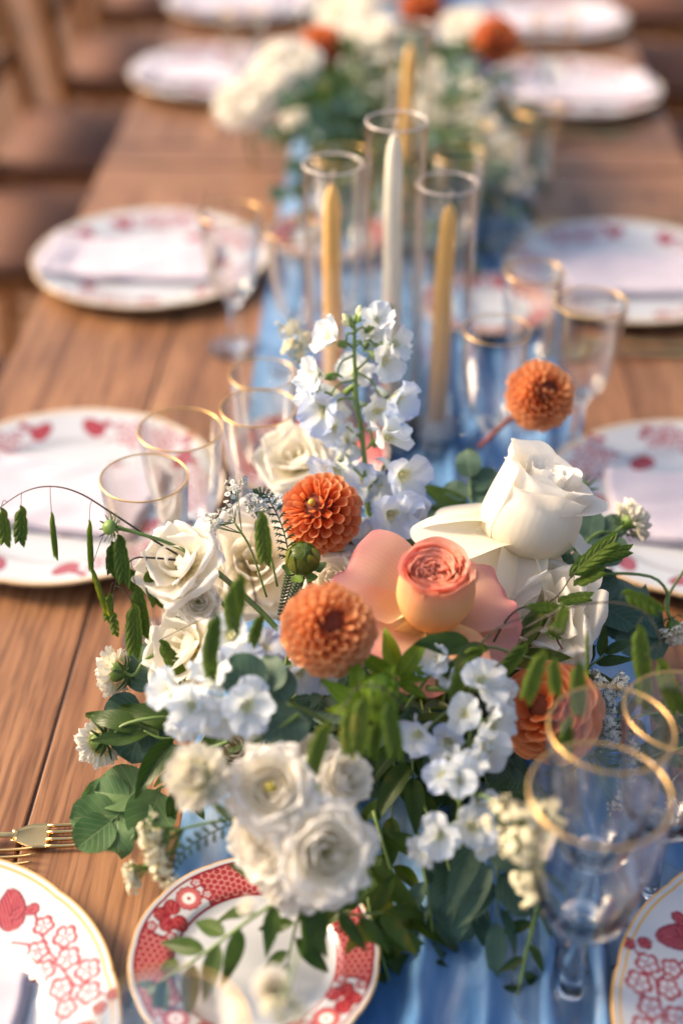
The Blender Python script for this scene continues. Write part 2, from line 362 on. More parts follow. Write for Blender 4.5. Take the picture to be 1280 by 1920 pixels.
WHITE_P = [(0.0, (0.74, 0.74, 0.45)), (0.25, (0.88, 0.86, 0.74)), (0.7, (0.92, 0.90, 0.85))]
M = dict(
    plank=wood_mat('oiled teak', (0.140, 0.057, 0.023), (0.255, 0.117, 0.052), (0.345, 0.174, 0.083), rough=0.42, gscale=1.25),
    chair_wood=wood_mat('golden oak', (0.14, 0.045, 0.006), (0.30, 0.108, 0.018), (0.42, 0.17, 0.035), rough=0.4, axis='Z'),
    gap_shade=simple('plank gap shade', (0.05, 0.026, 0.015), 0.4, noise=0.4),
    seat_pad=simple('mauve seat fabric', (0.13, 0.050, 0.028), 0.8, noise=0.15),
    cane=simple('pale cane weave', (0.30, 0.21, 0.13), 0.7, noise=0.2, nscale=120),
    ground=simple('warm paving', (0.12, 0.050, 0.018), 0.85, noise=0.45, nscale=2.2, bump=0.4, bscale=60),
    white_p=petal_mat('white petal', WHITE_P),
    rose_w=petal_mat('cream white rose petal', [(0.0, (0.82, 0.76, 0.42)), (0.3, (0.92, 0.87, 0.72)), (0.75, (0.94, 0.91, 0.85))], trans=0.45, veins=36, vary=.04, vc=.35),
    rose_in=petal_mat('coral rose inner petal', [(0.0, (0.86, 0.40, 0.18)), (0.55, (0.88, 0.36, 0.22)), (0.95, (0.90, 0.47, 0.35))], trans=0.45, veins=30, vary=0.08),
    rose_cup=petal_mat('peach rose cup petal', [(0.0, (0.96, 0.72, 0.30)), (0.5, (0.96, 0.64, 0.30)), (0.85, (0.93, 0.45, 0.27)), (1.0, (0.90, 0.38, 0.30))], trans=0.45, veins=45, vc=.8),
    rose_out=petal_mat('pink rose guard petal', [(0.18, (0.97, 0.75, 0.41)), (0.45, (0.96, 0.60, 0.42)), (0.75, (0.93, 0.47, 0.42)), (1.0, (0.89, 0.34, 0.36))], trans=0.55, veins=45, vc=.8),
    dahlia=petal_mat('orange dahlia petal', [(0.1, (0.46, 0.060, 0.014)), (0.5, (0.70, 0.155, 0.04)), (0.85, (0.78, 0.25, 0.09)), (1.0, (0.84, 0.38, 0.19))], trans=0.4, veins=25, vary=0.12),
    dahlia_soft=petal_mat('amber dahlia petal', [(0.1, (0.50, 0.10, 0.025)), (0.5, (0.72, 0.21, 0.07)), (0.85, (0.78, 0.32, 0.12)), (1.0, (0.84, 0.44, 0.22))], trans=0.4, veins=25, vary=0.1),
    dahlia_core=simple('dahlia core', (0.16, 0.03, 0.008), 0.8, noise=0.3),
    disk=simple('yellow green disk', (0.42, 0.34, 0.05), 0.7, noise=0.3, nscale=200),
    delph=petal_mat('pale blue sepal', [(0.0, (0.80, 0.84, 0.62)), (0.35, (0.84, 0.87, 0.86)), (0.8, (0.66, 0.74, 0.90)), (1.0, (0.55, 0.65, 0.90))], trans=0.4, veins=20, vary=0.06),
    delph_w=petal_mat('white blue sepal', [(0.0, (0.78, 0.82, 0.60)), (0.3, (0.85, 0.86, 0.80)), (0.8, (0.82, 0.86, 0.90)), (1.0, (0.74, 0.82, 0.92))], trans=0.4, veins=20, vary=0.06),
    bee=simple('cream floret eye', (0.75, 0.72, 0.42), 0.6),
    sepal_green=simple('sepal green', (0.16, 0.26, 0.05), 0.5, noise=0.3),
    scab=petal_mat('cream scabiosa floret', [(0.0, (0.66, 0.62, 0.36)), (0.5, (0.84, 0.79, 0.66)), (1.0, (0.86, 0.82, 0.72))], trans=0.3, veins=12),
    yarrow=simple('cream tiny bloom', (0.72, 0.66, 0.46), 0.7, noise=0.15, nscale=150),
    greywhite=simple('grey white tiny bloom', (0.60, 0.60, 0.54), 0.7, noise=0.2, nscale=150),
    stem=simple('green stem', (0.14, 0.22, 0.05), 0.45, noise=0.25, nscale=60),
    stem_red=simple('red brown stem', (0.18, 0.045, 0.035), 0.45, noise=0.25, nscale=60),
    stem_dark=simple('dark thin stem', (0.035, 0.03, 0.015), 0.5),
    ruscus=leaf_mat('dark glossy leaf', (0.022, 0.055, 0.009), (0.062, 0.108, 0.018), (0.11, 0.16, 0.04), rough=0.34, trans=0.32, spots=(0.16, 0.13, 0.02), veins=7, vstr=0.25),
    ruscus_y=leaf_mat('yellowing leaf', (0.05, 0.09, 0.012), (0.16, 0.17, 0.02), (0.2, 0.2, 0.05), rough=0.35, veins=7, vstr=0.25),
    euc=leaf_mat('blue grey round leaf', (0.044, 0.095, 0.062), (0.10, 0.165, 0.115), (0.18, 0.26, 0.17), rough=0.5, trans=0.2, veins=6, vstr=0.35),
    euc_g=leaf_mat('sage green round leaf', (0.060, 0.14, 0.045), (0.13, 0.22, 0.085), (0.26, 0.32, 0.16), rough=0.5, trans=0.25, veins=6, vstr=0.4),
    bright=leaf_mat('bright green leaf', (0.09, 0.19, 0.010), (0.20, 0.31, 0.02), (0.34, 0.44, 0.08), rough=0.42, trans=0.4, veins=8, vstr=0.5),
    oat=leaf_mat('sea oat spikelet', (0.06, 0.13, 0.010), (0.13, 0.20, 0.018), (0.30, 0.28, 0.06), rough=0.5, trans=0.4, spots=(0.36, 0.32, 0.05), veins=3, vstr=0.5),
    fern=simple('fern green', (0.035, 0.085, 0.022), 0.5, noise=0.3),
    glass=glass_mat('clear glass'), bowl_glass=thin_glass('thin bowl glass', 1.7, .8, .07), lip=simple('polished glass lip', (0.58, 0.50, 0.46), 0.12, coat=0.5),
    tube_glass=thin_glass('cylinder glass'),
    gold=simple('gold rim', (0.86, 0.54, 0.20), 0.34, 0.9),
    fork_gold=simple('pale gold cutlery', (0.78, 0.52, 0.22), 0.24, 1.0, bump=0.1),
    plate=print_mat('printed porcelain'),
    napkin=cloth_mat('lilac white linen', [(0.3, (0.49, 0.43, 0.50)), (0.7, (0.56, 0.50, 0.57))], weave=3000),
    runner=cloth_mat('dyed blue cloth', [(0.34, (0.020, 0.110, 0.28)), (0.48, (0.050, 0.175, 0.38)), (0.60, (0.14, 0.27, 0.47)), (0.76, (0.42, 0.48, 0.60))], scale=(11.0, 2.4, 11.0), weave=0),
    wax_o=simple('ochre wax', (0.84, 0.49, 0.14), 0.4, noise=0.06, coat=0.2),
    wax_w=simple('ivory wax', (0.94, 0.86, 0.72), 0.4, noise=0.05, coat=0.2),
    wick=simple('wick', (0.55, 0.45, 0.35), 0.8),
    frost=simple('frosted white holder', (0.95, 0.93, 0.92), 0.35),
    brass=simple('aged brass', (0.50, 0.32, 0.14), 0.3, 1.0),
    bowl=simple('dark stoneware', (0.03, 0.03, 0.032), 0.5, noise=0.3),
)
for k in ('wax_o', 'wax_w'):
    b = M[k].node_tree.nodes['Principled BSDF']; b.inputs['Subsurface Weight'].default_value = 0.35; b.inputs['Subsurface Radius'].default_value = (0.01, 0.005, 0.003)
# ================================================================== SETTING
def struct(o): o['kind'] = 'structure'; return o
def ground():
    n = 60; xs = np.concatenate([np.linspace(-60, -4, 8), np.linspace(-3.8, 3.8, 40), np.linspace(4, 60, 8)])
    ys = np.concatenate([np.linspace(-30, -1.5, 6), np.linspace(-1.2, 8, 44), np.linspace(9, 90, 10)])
    V = [(x, y, 0.0) for y in ys for x in xs]
    struct(put('ground', mesh('ground', V, grid_faces(len(xs), len(ys)), M['ground'])))
ground()

def plank_mesh(w, l, seed):
    """board with eased long edges, pieces proud of each other by a hair"""
    e = 0.0012; t = 0.032
    xs = [-w / 2, -w / 2 + e * 0.35, -w / 2 + e * 1.4, 0, w / 2 - e * 1.4, w / 2 - e * 0.35, w / 2]
    zs = [-e * 1.2, -e * 0.45, 0, 0, 0, -e * 0.45, -e * 1.2]
    V = []; n = 9
    for y in np.linspace(-l / 2, l / 2, n):
        for x, z in zip(xs, zs): V.append((x, y, z))
        V.append((w / 2, y, -t)); V.append((-w / 2, y, -t))
    F_ = grid_faces(9, n, True) + [tuple(range(8, -1, -1)), tuple((n - 1) * 9 + i for i in range(9))]
    return mesh('plank', V, F_, M['plank'], smooth=False)
SEAMS = [-0.461, -0.273, -0.086, 0.101, 0.287, 0.478]
def table(y0, y1, label):
    t = thing('dining_table', label, 'table', (0.008, (y0 + y1) / 2, 0), 'dining tables set end to end')
    L_ = y1 - y0; be = 0.09
    for i in range(5):
        a, b = SEAMS[i], SEAMS[i + 1]
        me = plank_mesh(b - a - 0.0022, L_ - 2 * be - 0.004, i)
        put('plank', me, t, Matrix.Translation(((a + b) / 2 - 0.008, 0, TZ - (i * 7 % 3) * 0.0004)))
    me = plank_mesh(be, SEAMS[-1] - SEAMS[0], 9)
    for i in range(1, 5):
        MB().box((SEAMS[i] - 0.008, 0, TZ - 0.0175), (0.0021, L_ - 2 * be - .006, 0.030)).build('gap_shade_strip', M['gap_shade'], t, smooth=False)  # dark strips added so the sunlit plank gaps look shaded
    for s in (-1, 1):
        put('end_board', me, t, Matrix.Translation((0, s * (L_ / 2 - be / 2), TZ - 0.0003)) @ Matrix.Rotation(R(90), 4, 'Z'))
    for s in (-1, 1):
        MB().box((s * 0.40, 0, TZ - 0.075), (0.025, L_ - 0.25, 0.08), 0.003).build('apron', M['plank'], t, smooth=False)
        MB().box((0, s * (L_ / 2 - 0.12), TZ - 0.075), (0.77, 0.025, 0.08), 0.003).build('apron', M['plank'], t, smooth=False)
        for q in (-1, 1):
            MB().box((s * 0.39, q * (L_ / 2 - 0.14), (TZ - 0.036) / 2), (0.07, 0.07, TZ - 0.038), 0.005).build('leg', M['plank'], t, smooth=False)
table(0.10, 2.128, 'nearest oiled wooden plank table carrying the sharp flower centrepiece')
table(2.134, 4.16, 'second wooden plank table beyond the joint, carrying the blurred flowers')

# -------------------------------------------------------------- blue runner
def runner():
    nx, ny = 150, 420
    ys = np.linspace(0.12, 4.1, ny); us = np.linspace(0, 1, nx)
    Yg, Ug = np.meshgrid(ys, us, indexing='ij')
    left = -0.158 + 0.006 * np.sin(Yg * 2.3) ; right = 0.222 + 0.018 * np.sin(Yg * 1.9 + 1.0)
    X = left + (right - left) * Ug
    a = Ug + 0.045 * np.sin(Yg * 2.7 + 1.3) + 0.02 * np.sin(Yg * 7.1)
    fold = np.zeros_like(a)
    for c, wd, h in ((0.09, 0.022, 0.006), (0.20, 0.03, 0.007), (0.34, 0.026, 0.006), (0.47, 0.022, 0.016), (0.57, 0.016, 0.019), (0.67, 0.020, 0.024), (0.77, 0.016, 0.018), (0.87, 0.022, 0.018), (0.96, 0.018, 0.006)):
        k = 0.5 + 0.5 * np.sin(Yg * (1.7 + 3 * c) + c * 40)
        fold += h * (0.35 + 0.65 * k) * np.exp(-((a - c - 0.02 * np.sin(Yg * 3.1 + c * 9)) / wd) ** 2)
    wr = 0.0018 * np.sin(Yg * 60 + 9 * np.sin(Ug * 14) + 5 * np.sin(Yg * 9)) * np.sin(Ug * 40 + Yg * 13)
    wr += 0.0013 * np.sin(Yg * 133 + Ug * 21 + 4 * np.sin(Yg * 17))
    Z = TZ + 0.0022 + np.maximum(fold + wr, 0)
    edge = np.minimum(Ug, 1 - Ug); Z = np.where(edge < 0.02, TZ + 0.0022 + (Z - TZ - 0.0022) * edge / 0.02, Z)
    V = np.stack([X, Yg, Z], -1).reshape(-1, 3)
    uv = np.stack([Ug, Yg], -1).reshape(-1, 2)
    me = mesh('table_runner', V, grid_faces(nx, ny), M['runner'], uv)
    o = put('table_runner', me)
    tag(o, 'long rumpled blue cloth runner lying down the middle of the tables', 'table runner')
runner()

# -------------------------------------------------------------- printed plates
RED, DRED, PINK, WHT = (np.array(c) for c in ((0.27, 0.010, 0.022), (0.18, 0.006, 0.014), (0.44, 0.10, 0.10), (0.51, 0.52, 0.55)))
GOLDC = np.array((0.62, 0.36, 0.10))
def paint(col, mask, c):
    m = np.clip(mask, 0, 1)[:, None]; return col * (1 - m) + np.asarray(c) * m
def ss(x, e0, e1): t = np.clip((x - e0) / (e1 - e0 + 1e-12), 0, 1); return t * t * (3 - 2 * t)
def loc2(x, y, cx, cy, rot):
    dx, dy = x - cx, y - cy; c, s = math.cos(rot), math.sin(rot)
    return dx * c + dy * s, -dx * s + dy * c
def blossom(col, x, y, cx, cy, r, rot=0.0):
    a, b = loc2(x, y, cx, cy, rot); d = np.hypot(a, b); th = np.arctan2(b, a)
    rho = r * (0.66 + 0.34 * np.abs(np.cos(2.5 * th)) ** 0.6); w_ = 0.0007
    col = paint(col, ss(-(d - rho), -w_, w_), WHT)
    col = paint(col, 1 - ss(np.abs(d - rho), w_ * 0.9, w_ * 2.0), RED)
    col = paint(col, 1 - ss(np.abs(d - rho * 0.82), w_ * .3, w_ * 1.0), PINK)
    star = d - r * (0.12 + 0.40 * np.abs(np.cos(2.5 * th + math.pi / 2)) ** 3)
    col = paint(col, 1 - ss(star, -w_ * .5, w_ * .7), RED)
    return paint(col, 1 - ss(d, r * .09, r * .14), WHT)
def leafp(col, x, y, cx, cy, L_, Wd, rot, stripes=9, fill=RED, light=PINK):
    a, b = loc2(x, y, cx, cy, rot); t = a / L_
    wd = Wd * np.sqrt(np.clip(np.sin(np.pi * np.clip(t, 0, 1) ** 0.8), 0, 1)); ins = (t > 0) & (t < 1)
    s = wd - np.abs(b)
    m = np.where(ins, ss(s, -0.0003, 0.0005), 0)
    st = 0.5 + 0.5 * np.sin((np.abs(b) * 1.0 / (Wd) * 3.2 - t * 2.0) * stripes)
    c = fill * 1.0
    col = paint(col, m, c)
    col = paint(col, m * ss(st, 0.45, 0.9) * 0.8, light)
    return paint(col, np.where(ins, 1 - ss(np.abs(s), 0.0004, 0.0011), 0), DRED)
def linep(col, x, y, p, q, w_, c=RED):
    dx, dy = q[0] - p[0], q[1] - p[1]; L2 = dx * dx + dy * dy
    t = np.clip(((x - p[0]) * dx + (y - p[1]) * dy) / L2, 0, 1)
    d = np.hypot(x - p[0] - t * dx, y - p[1] - t * dy)
    return paint(col, 1 - ss(d, w_ * .5, w_ * 1.2), c)
def cluster(col, x, y, r0, th, s=1.0, flip=1):
    """branch of small blossoms, buds and two big striped leaves lying on the rim around angle th"""
    ca, sa = math.cos(th), math.sin(th)
    def g(u, v): # u along rim, v outward
        rr = r0 + v * s; an = th + flip * u * s / r0
        return rr * math.cos(an), rr * math.sin(an)
    rim = th + flip * math.pi / 2
    for p, q in (((-.05, -.012), (-.02, .002)), ((-.02, .002), (.02, -.004)), ((.02, -.004), (.052, .008)), ((.02, -.004), (.045, -.018)), ((-.02, .002), (-.035, .02))):
        col = linep(col, x, y, g(*p), g(*q), 0.0011)
    lx = g(.052, -.012); col = leafp(col, x, y, lx[0], lx[1], 0.034 * s, 0.010 * s, rim - 0.3 * flip)
    lx = g(-.048, -.030); col = leafp(col, x, y, lx[0], lx[1], 0.030 * s, 0.009 * s, rim + math.pi - 0.5 * flip)
    for bx, by in ((-.040, .022), (-.046, .012), (.050, .012), (.058, .004)):
        p = g(bx, by); col = leafp(col, x, y, p[0], p[1], 0.011 * s, 0.0042 * s, rim + bx * 30, stripes=3)
    for i, (bx, by, br) in enumerate(((-.030, .010, .0098), (-.014, .013, .0105), (.002, .004, .0105), (.018, .010, .0100), (-.018, -.007, .0098), (.004, -.014, .0102), (.022, -.010, .0096), (.036, .004, .0085), (-.036, -.006, .0085))):
        p = g(bx, by); col = blossom(col, x, y, p[0], p[1], br * s * .86, i * 1.3)
    return col
def scal(th, amp, n=12): return 1 + amp * (np.abs(np.cos(n * th / 2)) ** 0.5 - 0.6)

def plate_mesh(name, Rp, prof, nth, amp, painter, gold=True):
    """prof: (r/Rp, z) top side from centre to edge; underside follows 4 mm below"""
    pr = np.array(prof); s = np.concatenate([[0], np.cumsum(np.hypot(np.diff(pr[:, 0] * Rp), np.diff(pr[:, 1])))])
    nr = int(nth * 0.26)
    t = np.linspace(0, s[-1], nr); r = np.interp(t, s, pr[:, 0]); z = np.interp(t, s, pr[:, 1])
    k = np.ones(7) / 7
    zs = np.convolve(np.pad(z, 3, 'edge'), k, 'valid'); z = zs
    r[0] = 0.002
    lip = [(1.004, z[-1] - 0.0010), (1.004, z[-1] - 0.0026), (0.996, z[-1] - 0.0038)]
    under = [(0.93, z[-1] - 0.0075), (0.72, 0.0022), (0.62, 0.0016), (0.60, 0.0), (0.57, 0.0), (0.56, 0.0022), (0.002, 0.0022)]
    rr = np.concatenate([r, [a for a, _ in lip], [a for a, _ in under]]); zz = np.concatenate([z, [b for _, b in lip], [b for _, b in under]])
    th = np.linspace(0, 2 * np.pi, nth, endpoint=False)
    RR, TH = np.meshgrid(rr, th, indexing='ij'); ZZ = np.repeat(zz[:, None], nth, 1)
    sc = 1 + (scal(TH, amp) - 1) * np.clip((RR - 0.6) / 0.4, 0, 1)
    Xp, Yp = Rp * RR * sc * np.cos(TH), Rp * RR * sc * np.sin(TH)
    V = np.stack([Xp, Yp, ZZ], -1).reshape(-1, 3)
    F_ = grid_faces(nth, len(rr), True) + [tuple(range(nth - 1, -1, -1)), tuple((len(rr) - 1) * nth + i for i in range(nth))]
    col = np.tile(WHT, (len(V), 1)); ntop = nr * nth
    u = (RR).reshape(-1)[:ntop]
    col[:ntop] = painter(col[:ntop], V[:ntop, 0] , V[:ntop, 1], u, TH.reshape(-1)[:ntop], Rp)
    if gold:
        u_all = np.arange(len(V)) // nth
        g = (u_all >= nr - 2) & (u_all <= nr)
        col[g] = GOLDC
    return mesh(name, V, F_, M['plate'], col=col)
def paint_dinner(col, x, y, u, th, Rp):
    col = paint(col, 1 - ss(np.abs(u - 0.968), 0.004, 0.009), GOLDC)
    col = paint(col, (1 - ss(np.abs(u - 0.70), 0.002, 0.006)) * 0.25, PINK)
    for i, a in enumerate((0.95, 2.35, 3.75, 5.25, 6.25)):
        if i < 5: col = cluster(col, x, y, Rp * 0.815, a, 1.0 if i % 2 == 0 else 0.92, 1 if i % 2 == 0 else -1)
    for a, rr in ((1.0, 0.055), (3.3, 0.06), (5.1, 0.05)):
        cx, cy = rr * math.cos(a), rr * math.sin(a)
        for k in range(4):
            col = leafp(col, x, y, cx + 0.004 * math.cos(k * 1.57), cy + 0.004 * math.sin(k * 1.57), 0.026, 0.0095, k * 1.57 + a)
    return col
def paint_side(col, x, y, u, th, Rp):
    rim = ss(u, 0.66, 0.668) * (1 - ss(u, 0.945, 0.952))
    # hex lattice in four panels
    tt = (th + math.pi / 4) % (math.pi / 2) - math.pi / 4
    panel = (np.abs(tt) < 0.46 - 0.04 * np.sin((u - .66) / .29 * math.pi)).astype(float)
    sc = Rp * 0.054; X_, Y_ = tt * Rp * 0.8, u * Rp
    q = np.full_like(x, 9.0)
    for ox, oy in ((0, 0), (sc * 0.866 * 1.0, sc * 0.5)):
        gx = sc * 0.866 * 2; gy = sc
        ax = (X_ - ox + gx / 2) % gx - gx / 2; ay = (Y_ - oy + gy / 2) % gy - gy / 2
        hx = np.maximum(np.abs(ay), np.abs(ay) * 0.5 + np.abs(ax) * 0.866)
        q = np.minimum(q, hx)
    cell = 1 - ss(q, sc * 0.36, sc * 0.44)
    c = np.tile(np.array((0.55, 0.22, 0.20)), (len(x), 1)); c = paint(c, cell, RED); c = paint(c, (1 - ss(q, sc * .08, sc * .2)) * .5, PINK)
    hexc = c
    m = rim * panel
    col = col * (1 - m[:, None]) + hexc * m[:, None]
    col = paint(col, rim * (1 - ss(np.abs(np.abs(tt) - 0.46 + 0.04 * np.sin((u - .66) / .29 * math.pi)), 0.008, 0.02)), DRED)
    for k in range(4):
        a = math.pi / 4 + k * math.pi / 2; r0 = Rp * 0.80
        cx, cy = r0 * math.cos(a + .10), r0 * math.sin(a + .10)
        for j in range(5):
            if j != 3: col = leafp(col, x, y, cx + 0.0012 * math.cos(a + j * 1.25), cy + 0.0012 * math.sin(a + j * 1.25), 0.0125, 0.0055, a + j * 1.25 + .6, stripes=4)
        bx, by = r0 * 1.02 * math.cos(a - .17), r0 * 1.02 * math.sin(a - .17)
        dd = np.hypot(x - bx, y - by); an = np.arctan2(y - by, x - bx)
        fl = 0.0092 * (0.88 + 0.12 * np.abs(np.cos(6 * an)))
        col = paint(col, (1 - ss(dd, fl * .9, fl)) * rim, PINK * 1.1)
        col = paint(col, (1 - ss(dd, fl * .45, fl * .62)) * rim, (0.82, 0.72, 0.70))
        col = paint(col, (1 - ss(dd, fl * .12, fl * .2)) * rim, RED)
        col = paint(col, (1 - ss(np.abs(dd - fl), .0003, .0009)) * rim, RED)
        for j, (da, dr) in enumerate(((.30, .9), (-.36, .76), (-.33, .9), (.33, .72))):
            col = blossom(col, x, y, Rp * dr * math.cos(a + da), Rp * dr * math.sin(a + da), 0.0036, j)
    col = paint(col, 1 - ss(np.abs(u - 0.66), 0.006, 0.012), RED)
    col = paint(col, 1 - ss(np.abs(u - 0.952), 0.006, 0.011), DRED)
    return col
DIN = [(0, 0.006), (0.60, 0.006), (0.66, 0.0075), (0.72, 0.012), (0.85, 0.0165), (1.0, 0.022)]
SID = [(0, 0.005), (0.58, 0.005), (0.64, 0.0065), (0.70, 0.010), (0.85, 0.0125), (1.0, 0.0155)]
din_me = plate_mesh('dinner_plate', 0.160, DIN, 640, 0.012, paint_dinner)
sid_me = plate_mesh('side_plate', 0.086, SID, 560, 0.012, paint_side)
# -------------------------------------------------------------- place settings
nap_cache = {}
def napkin_mesh(seed, side):
    r_ = np.random.RandomState(seed); nx, ny = 44, 18
    xs = np.linspace(-0.140, 0.088, nx); ys = np.linspace(-0.062, 0.062, ny)
    Xg, Yg = np.meshgrid(xs, ys); rr = np.hypot(Xg, Yg) / 0.16
    zt = np.interp(rr, [0, .6, .66, .72, .85, 1.0, 1.06, 1.3], [.008, .008, .0095, .014, .0185, .0245, .020, .010]) 
    zt = zt + 0.0016 * np.sin(Xg * 40 + r_.rand() * 6) * np.sin(Yg * 50 + r_.rand() * 6) + 0.0011 * np.sin(Xg * 95 + Yg * 60 + 3 * np.sin(Yg * 70)) + 0.0020 + 0.0015 * np.exp(-((Yg - 0.02) / 0.012) ** 2)
    zt = np.maximum(zt, np.interp(rr, [0, 1.1, 1.3], [.0075, .012, .006]))
    top = np.stack([Xg + 0.004 * np.sin(Yg * 40), Yg + 0.003 * np.sin(Xg * 21 + seed), zt], -1)
    MBm = MB()
    for k, off in enumerate((0.0, 0.0035)):
        tp = top.copy(); tp[..., 2] += off; tp[..., 1] *= (1 - 0.03 * k); tp[..., 0] -= 0.002 * k
        bt = tp.copy(); bt[..., 2] -= 0.0022
        V = np.concatenate([tp.reshape(-1, 3), bt.reshape(-1, 3)]); n = nx * ny
        F_ = grid_faces(nx, ny); F2 = [tuple(i + n for i in reversed(f)) for f in F_]
        b = [i for i in range(nx)] + [j * nx + nx - 1 for j in range(1, ny)] + [(ny - 1) * nx + i for i in range(nx - 2, -1, -1)] + [j * nx for j in range(ny - 2, 0, -1)]
        side_f = [(b[i], b[i] + n, b[(i + 1) % len(b)] + n, b[(i + 1) % len(b)]) for i in range(len(b))]
        MBm.add(V, F_ + F2 + side_f)
    V = np.concatenate(MBm.V)
    if side > 0: V[:, 0] *= -1
    return mesh('napkin', V, MBm.F, M['napkin'])
nap_L, nap_R = napkin_mesh(3, -1), napkin_mesh(5, 1)

def fork_parts():
    """gold fork lying along +X, tines at +X end, base centre at origin"""
    h = MB(); L1 = 0.125
    pts = spline([(-0.105, 0, 0.0028), (-0.06, 0, 0.0035), (0.0, 0, 0.008), (0.032, 0, 0.0075), (0.042, 0, 0.006)], 22)
    V = []
    wd = np.interp(np.linspace(0, 1, 22), [0, .1, .4, .8, .93, 1], [.0045, .0075, .0042, .0028, .0030, .0060])
    for p, w_ in zip(pts, wd):
        for a in np.linspace(0, 2 * np.pi, 10, endpoint=False): V.append((p.x, w_ * math.cos(a), p.z + 0.0013 * math.sin(a)))
    h.add(V, grid_faces(10, 22, True) + [tuple(range(9, -1, -1))])
    hd = MB()
    xs = np.linspace(0.038, 0.066, 12); V = []
    for x in xs:
        t = (x - 0.038) / 0.028; w_ = 0.0055 + 0.0065 * ss(np.array(t), 0, 0.6); z = 0.0062 - 0.004 * t + 0.0018 * t * t
        for s in np.linspace(-1, 1, 7): V.append((x, w_ * s, z - 0.0018 * (1 - s * s) + 0.0007))
        for s in np.linspace(1, -1, 7): V.append((x, w_ * s, z - 0.0018 * (1 - s * s) - 0.0007))
    hd.add(V, grid_faces(14, 12, True) + [tuple(range(13, -1, -1)), tuple(11 * 14 + i for i in range(14))])
    tines = []
    for s in (-1, -0.34, 0.34, 1):
        pts = [(0.064, s * 0.0103, 0.0037), (0.08, s * 0.0107, 0.0033), (0.096, s * 0.0107, 0.0048), (0.108, s * 0.0103, 0.0080)]
        tn = MB().tube(spline(pts, 10), [.0016, .0016, .0016, .0015, .0015, .0014, .0013, .0011, .0009, .0006], 6)
        tines.append(mesh('tine', np.concatenate(tn.V), tn.F, M['fork_gold']))
    return (mesh('handle', np.concatenate(h.V), h.F, M['fork_gold']), mesh('head', np.concatenate(hd.V), hd.F, M['fork_gold']), tines)
FK = fork_parts()
def fork(x, y, rz, label, z=TZ, group='forks beside the plates'):
    t = thing('fork', label, 'fork', (x, y, z), group); t.rotation_euler = (0, 0, rz)
    put('handle', FK[0], t); put('fork_head', FK[1], t)
    for m in FK[2]: put('tine', m, t)
    return t
def knife(x, y, rz, label):
    t = thing('knife', label, 'knife', (x, y, TZ), 'knives beside the plates'); t.rotation_euler = (0, 0, rz)
    k = MB(); V = []
    n = 20
    for i in range(n):
        s = i / (n - 1); w_ = 0.0085 * math.sqrt(max(0.02, 1 - max(0, (s - .8) / .2) ** 2)) ; xx = 0.0 + 0.105 * s
        V += [(xx, -w_, .0010), (xx, 0, .0024), (xx, w_, .0022), (xx, w_, .0008), (xx, 0, .0006)]
    k.add(V, grid_faces(5, n, True) + [(4, 3, 2, 1, 0), tuple((n - 1) * 5 + i for i in range(5))]).build('blade', M['fork_gold'], t)
    MB().tube(spline([(-0.105, 0, .004), (-.05, 0, .004), (0.002, 0, .003)], 12), list(np.linspace(.0042, .0026, 12)), 10).build('handle', M['fork_gold'], t)

LY = [0.530, 1.172, 1.745, 2.555, 3.03, 3.66]
RY = [0.560, 1.172, 1.727, 2.487, 2.93, 3.60]
ordL = ['nearest on the left', 'second on the left', 'third on the left', 'fourth on the left', 'fifth on the left', 'farthest on the left']
ordR = ['nearest on the right', 'second on the right', 'third on the right', 'fourth on the right', 'fifth on the right', 'farthest on the right']
for side, ys, od, cx in ((-1, LY, ordL, -0.325), (1, RY, ordR, 0.319)):
    for i, y in enumerate(ys):
        o = put('dinner_plate', din_me); o.location = (cx, y, TZ); o.rotation_euler.z = (-0.40 if side < 0 else 2.05) + i * 0.5
        tag(o, 'large white dinner plate with red blossom print, ' + od[i], 'plate', 'dinner plates with red blossom print')
        o = put('napkin', nap_L if side < 0 else nap_R); o.location = (cx, y, TZ + 0.0012); o.rotation_euler.z = [0.02, -0.10, 0.05, -0.03, 0.04, 0][i]
        tag(o, 'folded lilac white napkin on the dinner plate ' + od[i], 'napkin', 'folded napkins on the dinner plates')
        if side < 0: sx, sy = -0.082, y + 0.075
        else: sx, sy = 0.128, y - 0.115
        if not (side > 0 and i == 0):
            o = put('side_plate', sid_me); o.location = (sx, sy, TZ + 0.009); o.rotation_euler.z = R(12) * (1 if side < 0 else -3)
            tag(o, 'small side plate with red honeycomb rim, inboard of the dinner plate ' + od[i], 'side plate', 'small red rimmed side plates')
        if (side < 0 and i == 0) or (side > 0 and i in (0, 2, 3)):
            fy = y + 0.186 if side < 0 else y - 0.186
            rz = 0.05 if side < 0 else math.pi + 0.04
            fork(cx + (-0.040 if side < 0 else -0.01), fy + (-0.022 if side < 0 else 0), rz - 0.02, 'gold fork lying closest to the dinner plate ' + od[i])
            fork(cx + (0.008 if side < 0 else -0.03), fy + (0.0 if side < 0 else -0.026), rz + (0.05 if i == 0 else 0.02), 'gold fork on the outside of the pair by the dinner plate ' + od[i], z=TZ + 0.0)
            if i > 1: knife(cx, y - 0.190 if side < 0 else y + 0.190, 0 if side < 0 else math.pi, 'gold knife by the dinner plate ' + od[i])

